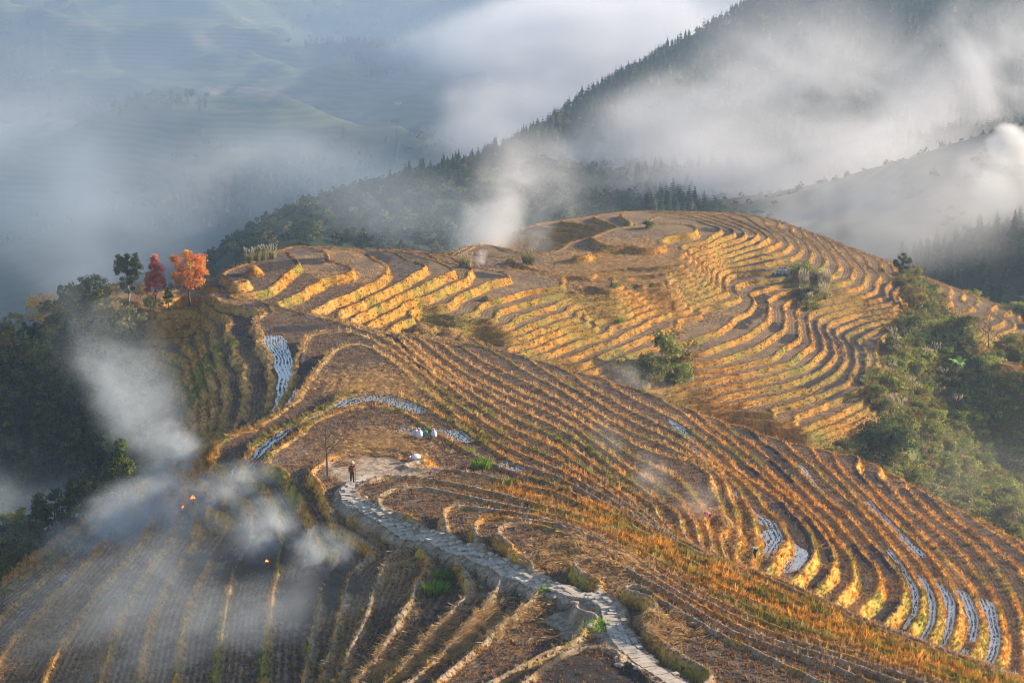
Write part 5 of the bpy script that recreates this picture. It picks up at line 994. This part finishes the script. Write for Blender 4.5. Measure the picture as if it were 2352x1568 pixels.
# valley mist
smoke(900, 250, 1650, 900, 1150, 330, .00045, .002, .35, warp=.1, col=(.45, .66, 1))
smoke(1340, 150, 1650, 190, 260, 80, .06, .008, .44)
smoke(1190, 330, 1250, 80, 160, 60, .022, .012, .45)
smoke(1560, 20, 1900, 190, 150, 50, .012, .01, .45)
smoke(260, 500, 850, 110, 120, 45, .008, .014, .47, (30, 0), col=(.7, .84, 1))
smoke(60, 260, 1200, 150, 150, 60, .0025, .01, .5)
smoke(700, 440, 1000, 150, 120, 45, .006, .012, .5)
# wisps over the forested ridge
smoke(1500, 360, 700, 75, 50, 34, .050, .020, .47, (-25, 0))
smoke(1800, 400, 620, 95, 50, 26, .050, .022, .47, (-10, 0))
smoke(1950, 230, 760, 95, 50, 50, .026, .020, .51, (25, 0))
smoke(2280, 160, 720, 60, 45, 36, .055, .024, .50, (-30, 0))
smoke(2050, 480, 400, 52, 22, 20, .050, .032, .44, (-15, 0)); smoke(1650, 250, 900, 70, 50, 40, .03, .02, .5, (-30, 0))
smoke(2325, 335, 420, 7, 7, 6, .6, .2, .44, (20, 0))
smoke(2330, 420, 430, 18, 12, 15, .14, .09, .45, (0, 0))
# plume behind the saddle
smoke(900, 500, 470, 75, 40, 20, .010, .03, .46, (20, 0), col=(.7, .84, 1))
smoke(1140, 500, 325, 10, 9, 16, .15, .11, .50, (22, 0)); smoke(1230, 400, 380, 22, 14, 12, .05, .08, .49, (40, 0)); smoke(1235, 545, 322, 5, 4, 5, .09, .3, .5); smoke(1106, 592, 285, 1.3, 1.3, 1.8, .5, .8, .46, (20, 0))
# burning on the left slope: plumes drifting up to the left
BL = (.80, .90, 1)
smoke(412, 1080, 170, 4.2, 4, 7.5, .50, .32, .50, (-34, 0), col=BL); smoke(335, 960, 184, 6.0, 6, 13, .15, .20, .50, (-36, 0), col=BL); smoke(262, 800, 198, 8, 8, 15, .055, .15, .52, (-25, 0), col=BL)
smoke(110, 1190, 200, 20, 14, 7, .07, .09, .50, (25, 0), col=BL); smoke(40, 1240, 176, 14, 12, 7, .10, .12, .50, (35, 0), col=BL)
smoke(320, 1210, 160, 13, 7, 5.0, .26, .18, .50, (-20, 0), col=BL); smoke(500, 1170, 155, 8, 4, 4.2, .40, .26, .51, (-30, 0), col=BL)
smoke(610, 1225, 141, 3.6, 3, 4.4, .38, .4, .52, (40, 0), col=BL); smoke(735, 1280, 134, 3.0, 2.6, 4.0, .45, .5, .52, (50, 0), col=BL)
smoke(250, 1390, 138, 20, 9, 6, .075, .16, .50, (-25, 0), col=BL); smoke(520, 1440, 124, 17, 8, 4.6, .075, .2, .50, (-10, 0), col=BL)
# small fires on the sunny slope
smoke(1500, 1095, 166, 2.4, 2.5, 3.2, .16, .5, .49, (-30, 0)); smoke(1395, 1010, 182, 2.2, 2.5, 3.0, .10, .5, .49, (-30, 0)); smoke(1600, 1150, 166, 3.4, 2.4, 2.6, .10, .5, .48); smoke(1450, 870, 240, 7, 3, 3, .10, .3, .48, (20, 0))
# sunlit mist over the right-hand valley
smoke(2250, 1130, 250, 24, 8, 12, .012, .1, .45)
# ------------------------------------------------------------------ light
SUN_EL, SUN_AZ = 18.5, 16.0       # azimuth: degrees from +X (right) towards +Y (away)
sd = bpy.data.lights.new('sun', 'SUN'); sd.energy = 5.0; sd.angle = R(.6); sd.color = (1, .80, .58)
so = bpy.data.objects.new('sun', sd); COL.objects.link(so)
dirv = Vector((math.cos(R(SUN_EL))*math.cos(R(SUN_AZ)), math.cos(R(SUN_EL))*math.sin(R(SUN_AZ)), math.sin(R(SUN_EL))))
so.rotation_euler = dirv.to_track_quat('Z', 'Y').to_euler(); so.location = (0, 0, 100)
w = bpy.data.worlds.new('World'); scene.world = w; w.use_nodes = True; nt = w.node_tree
sky = nt.nodes.new('ShaderNodeTexSky'); sky.sky_type = 'NISHITA'; sky.sun_disc = False; sky.sun_elevation = R(SUN_EL); sky.sun_rotation = R(90-SUN_AZ)
sky.altitude = 900; sky.dust_density = 1.5
nt.links.new(sky.outputs[0], nt.nodes['Background'].inputs[0]); nt.nodes['Background'].inputs[1].default_value = .095
vs = scene.view_settings; vs.view_transform = 'Standard'; vs.look = 'None'; vs.gamma = 1; vs.use_curve_mapping = False; vs.exposure = 1.22
scene.render.engine = 'CYCLES'; scene.cycles.use_denoising = True; scene.cycles.volume_step_rate = 1.6; scene.cycles.filter_width = 1.0; scene.cycles.denoising_prefilter = 'ACCURATE'
scene.cycles.max_bounces = 5; scene.cycles.diffuse_bounces = 2; scene.cycles.glossy_bounces = 2; scene.cycles.transmission_bounces = 2; scene.cycles.volume_bounces = 1; scene.cycles.transparent_max_bounces = 16
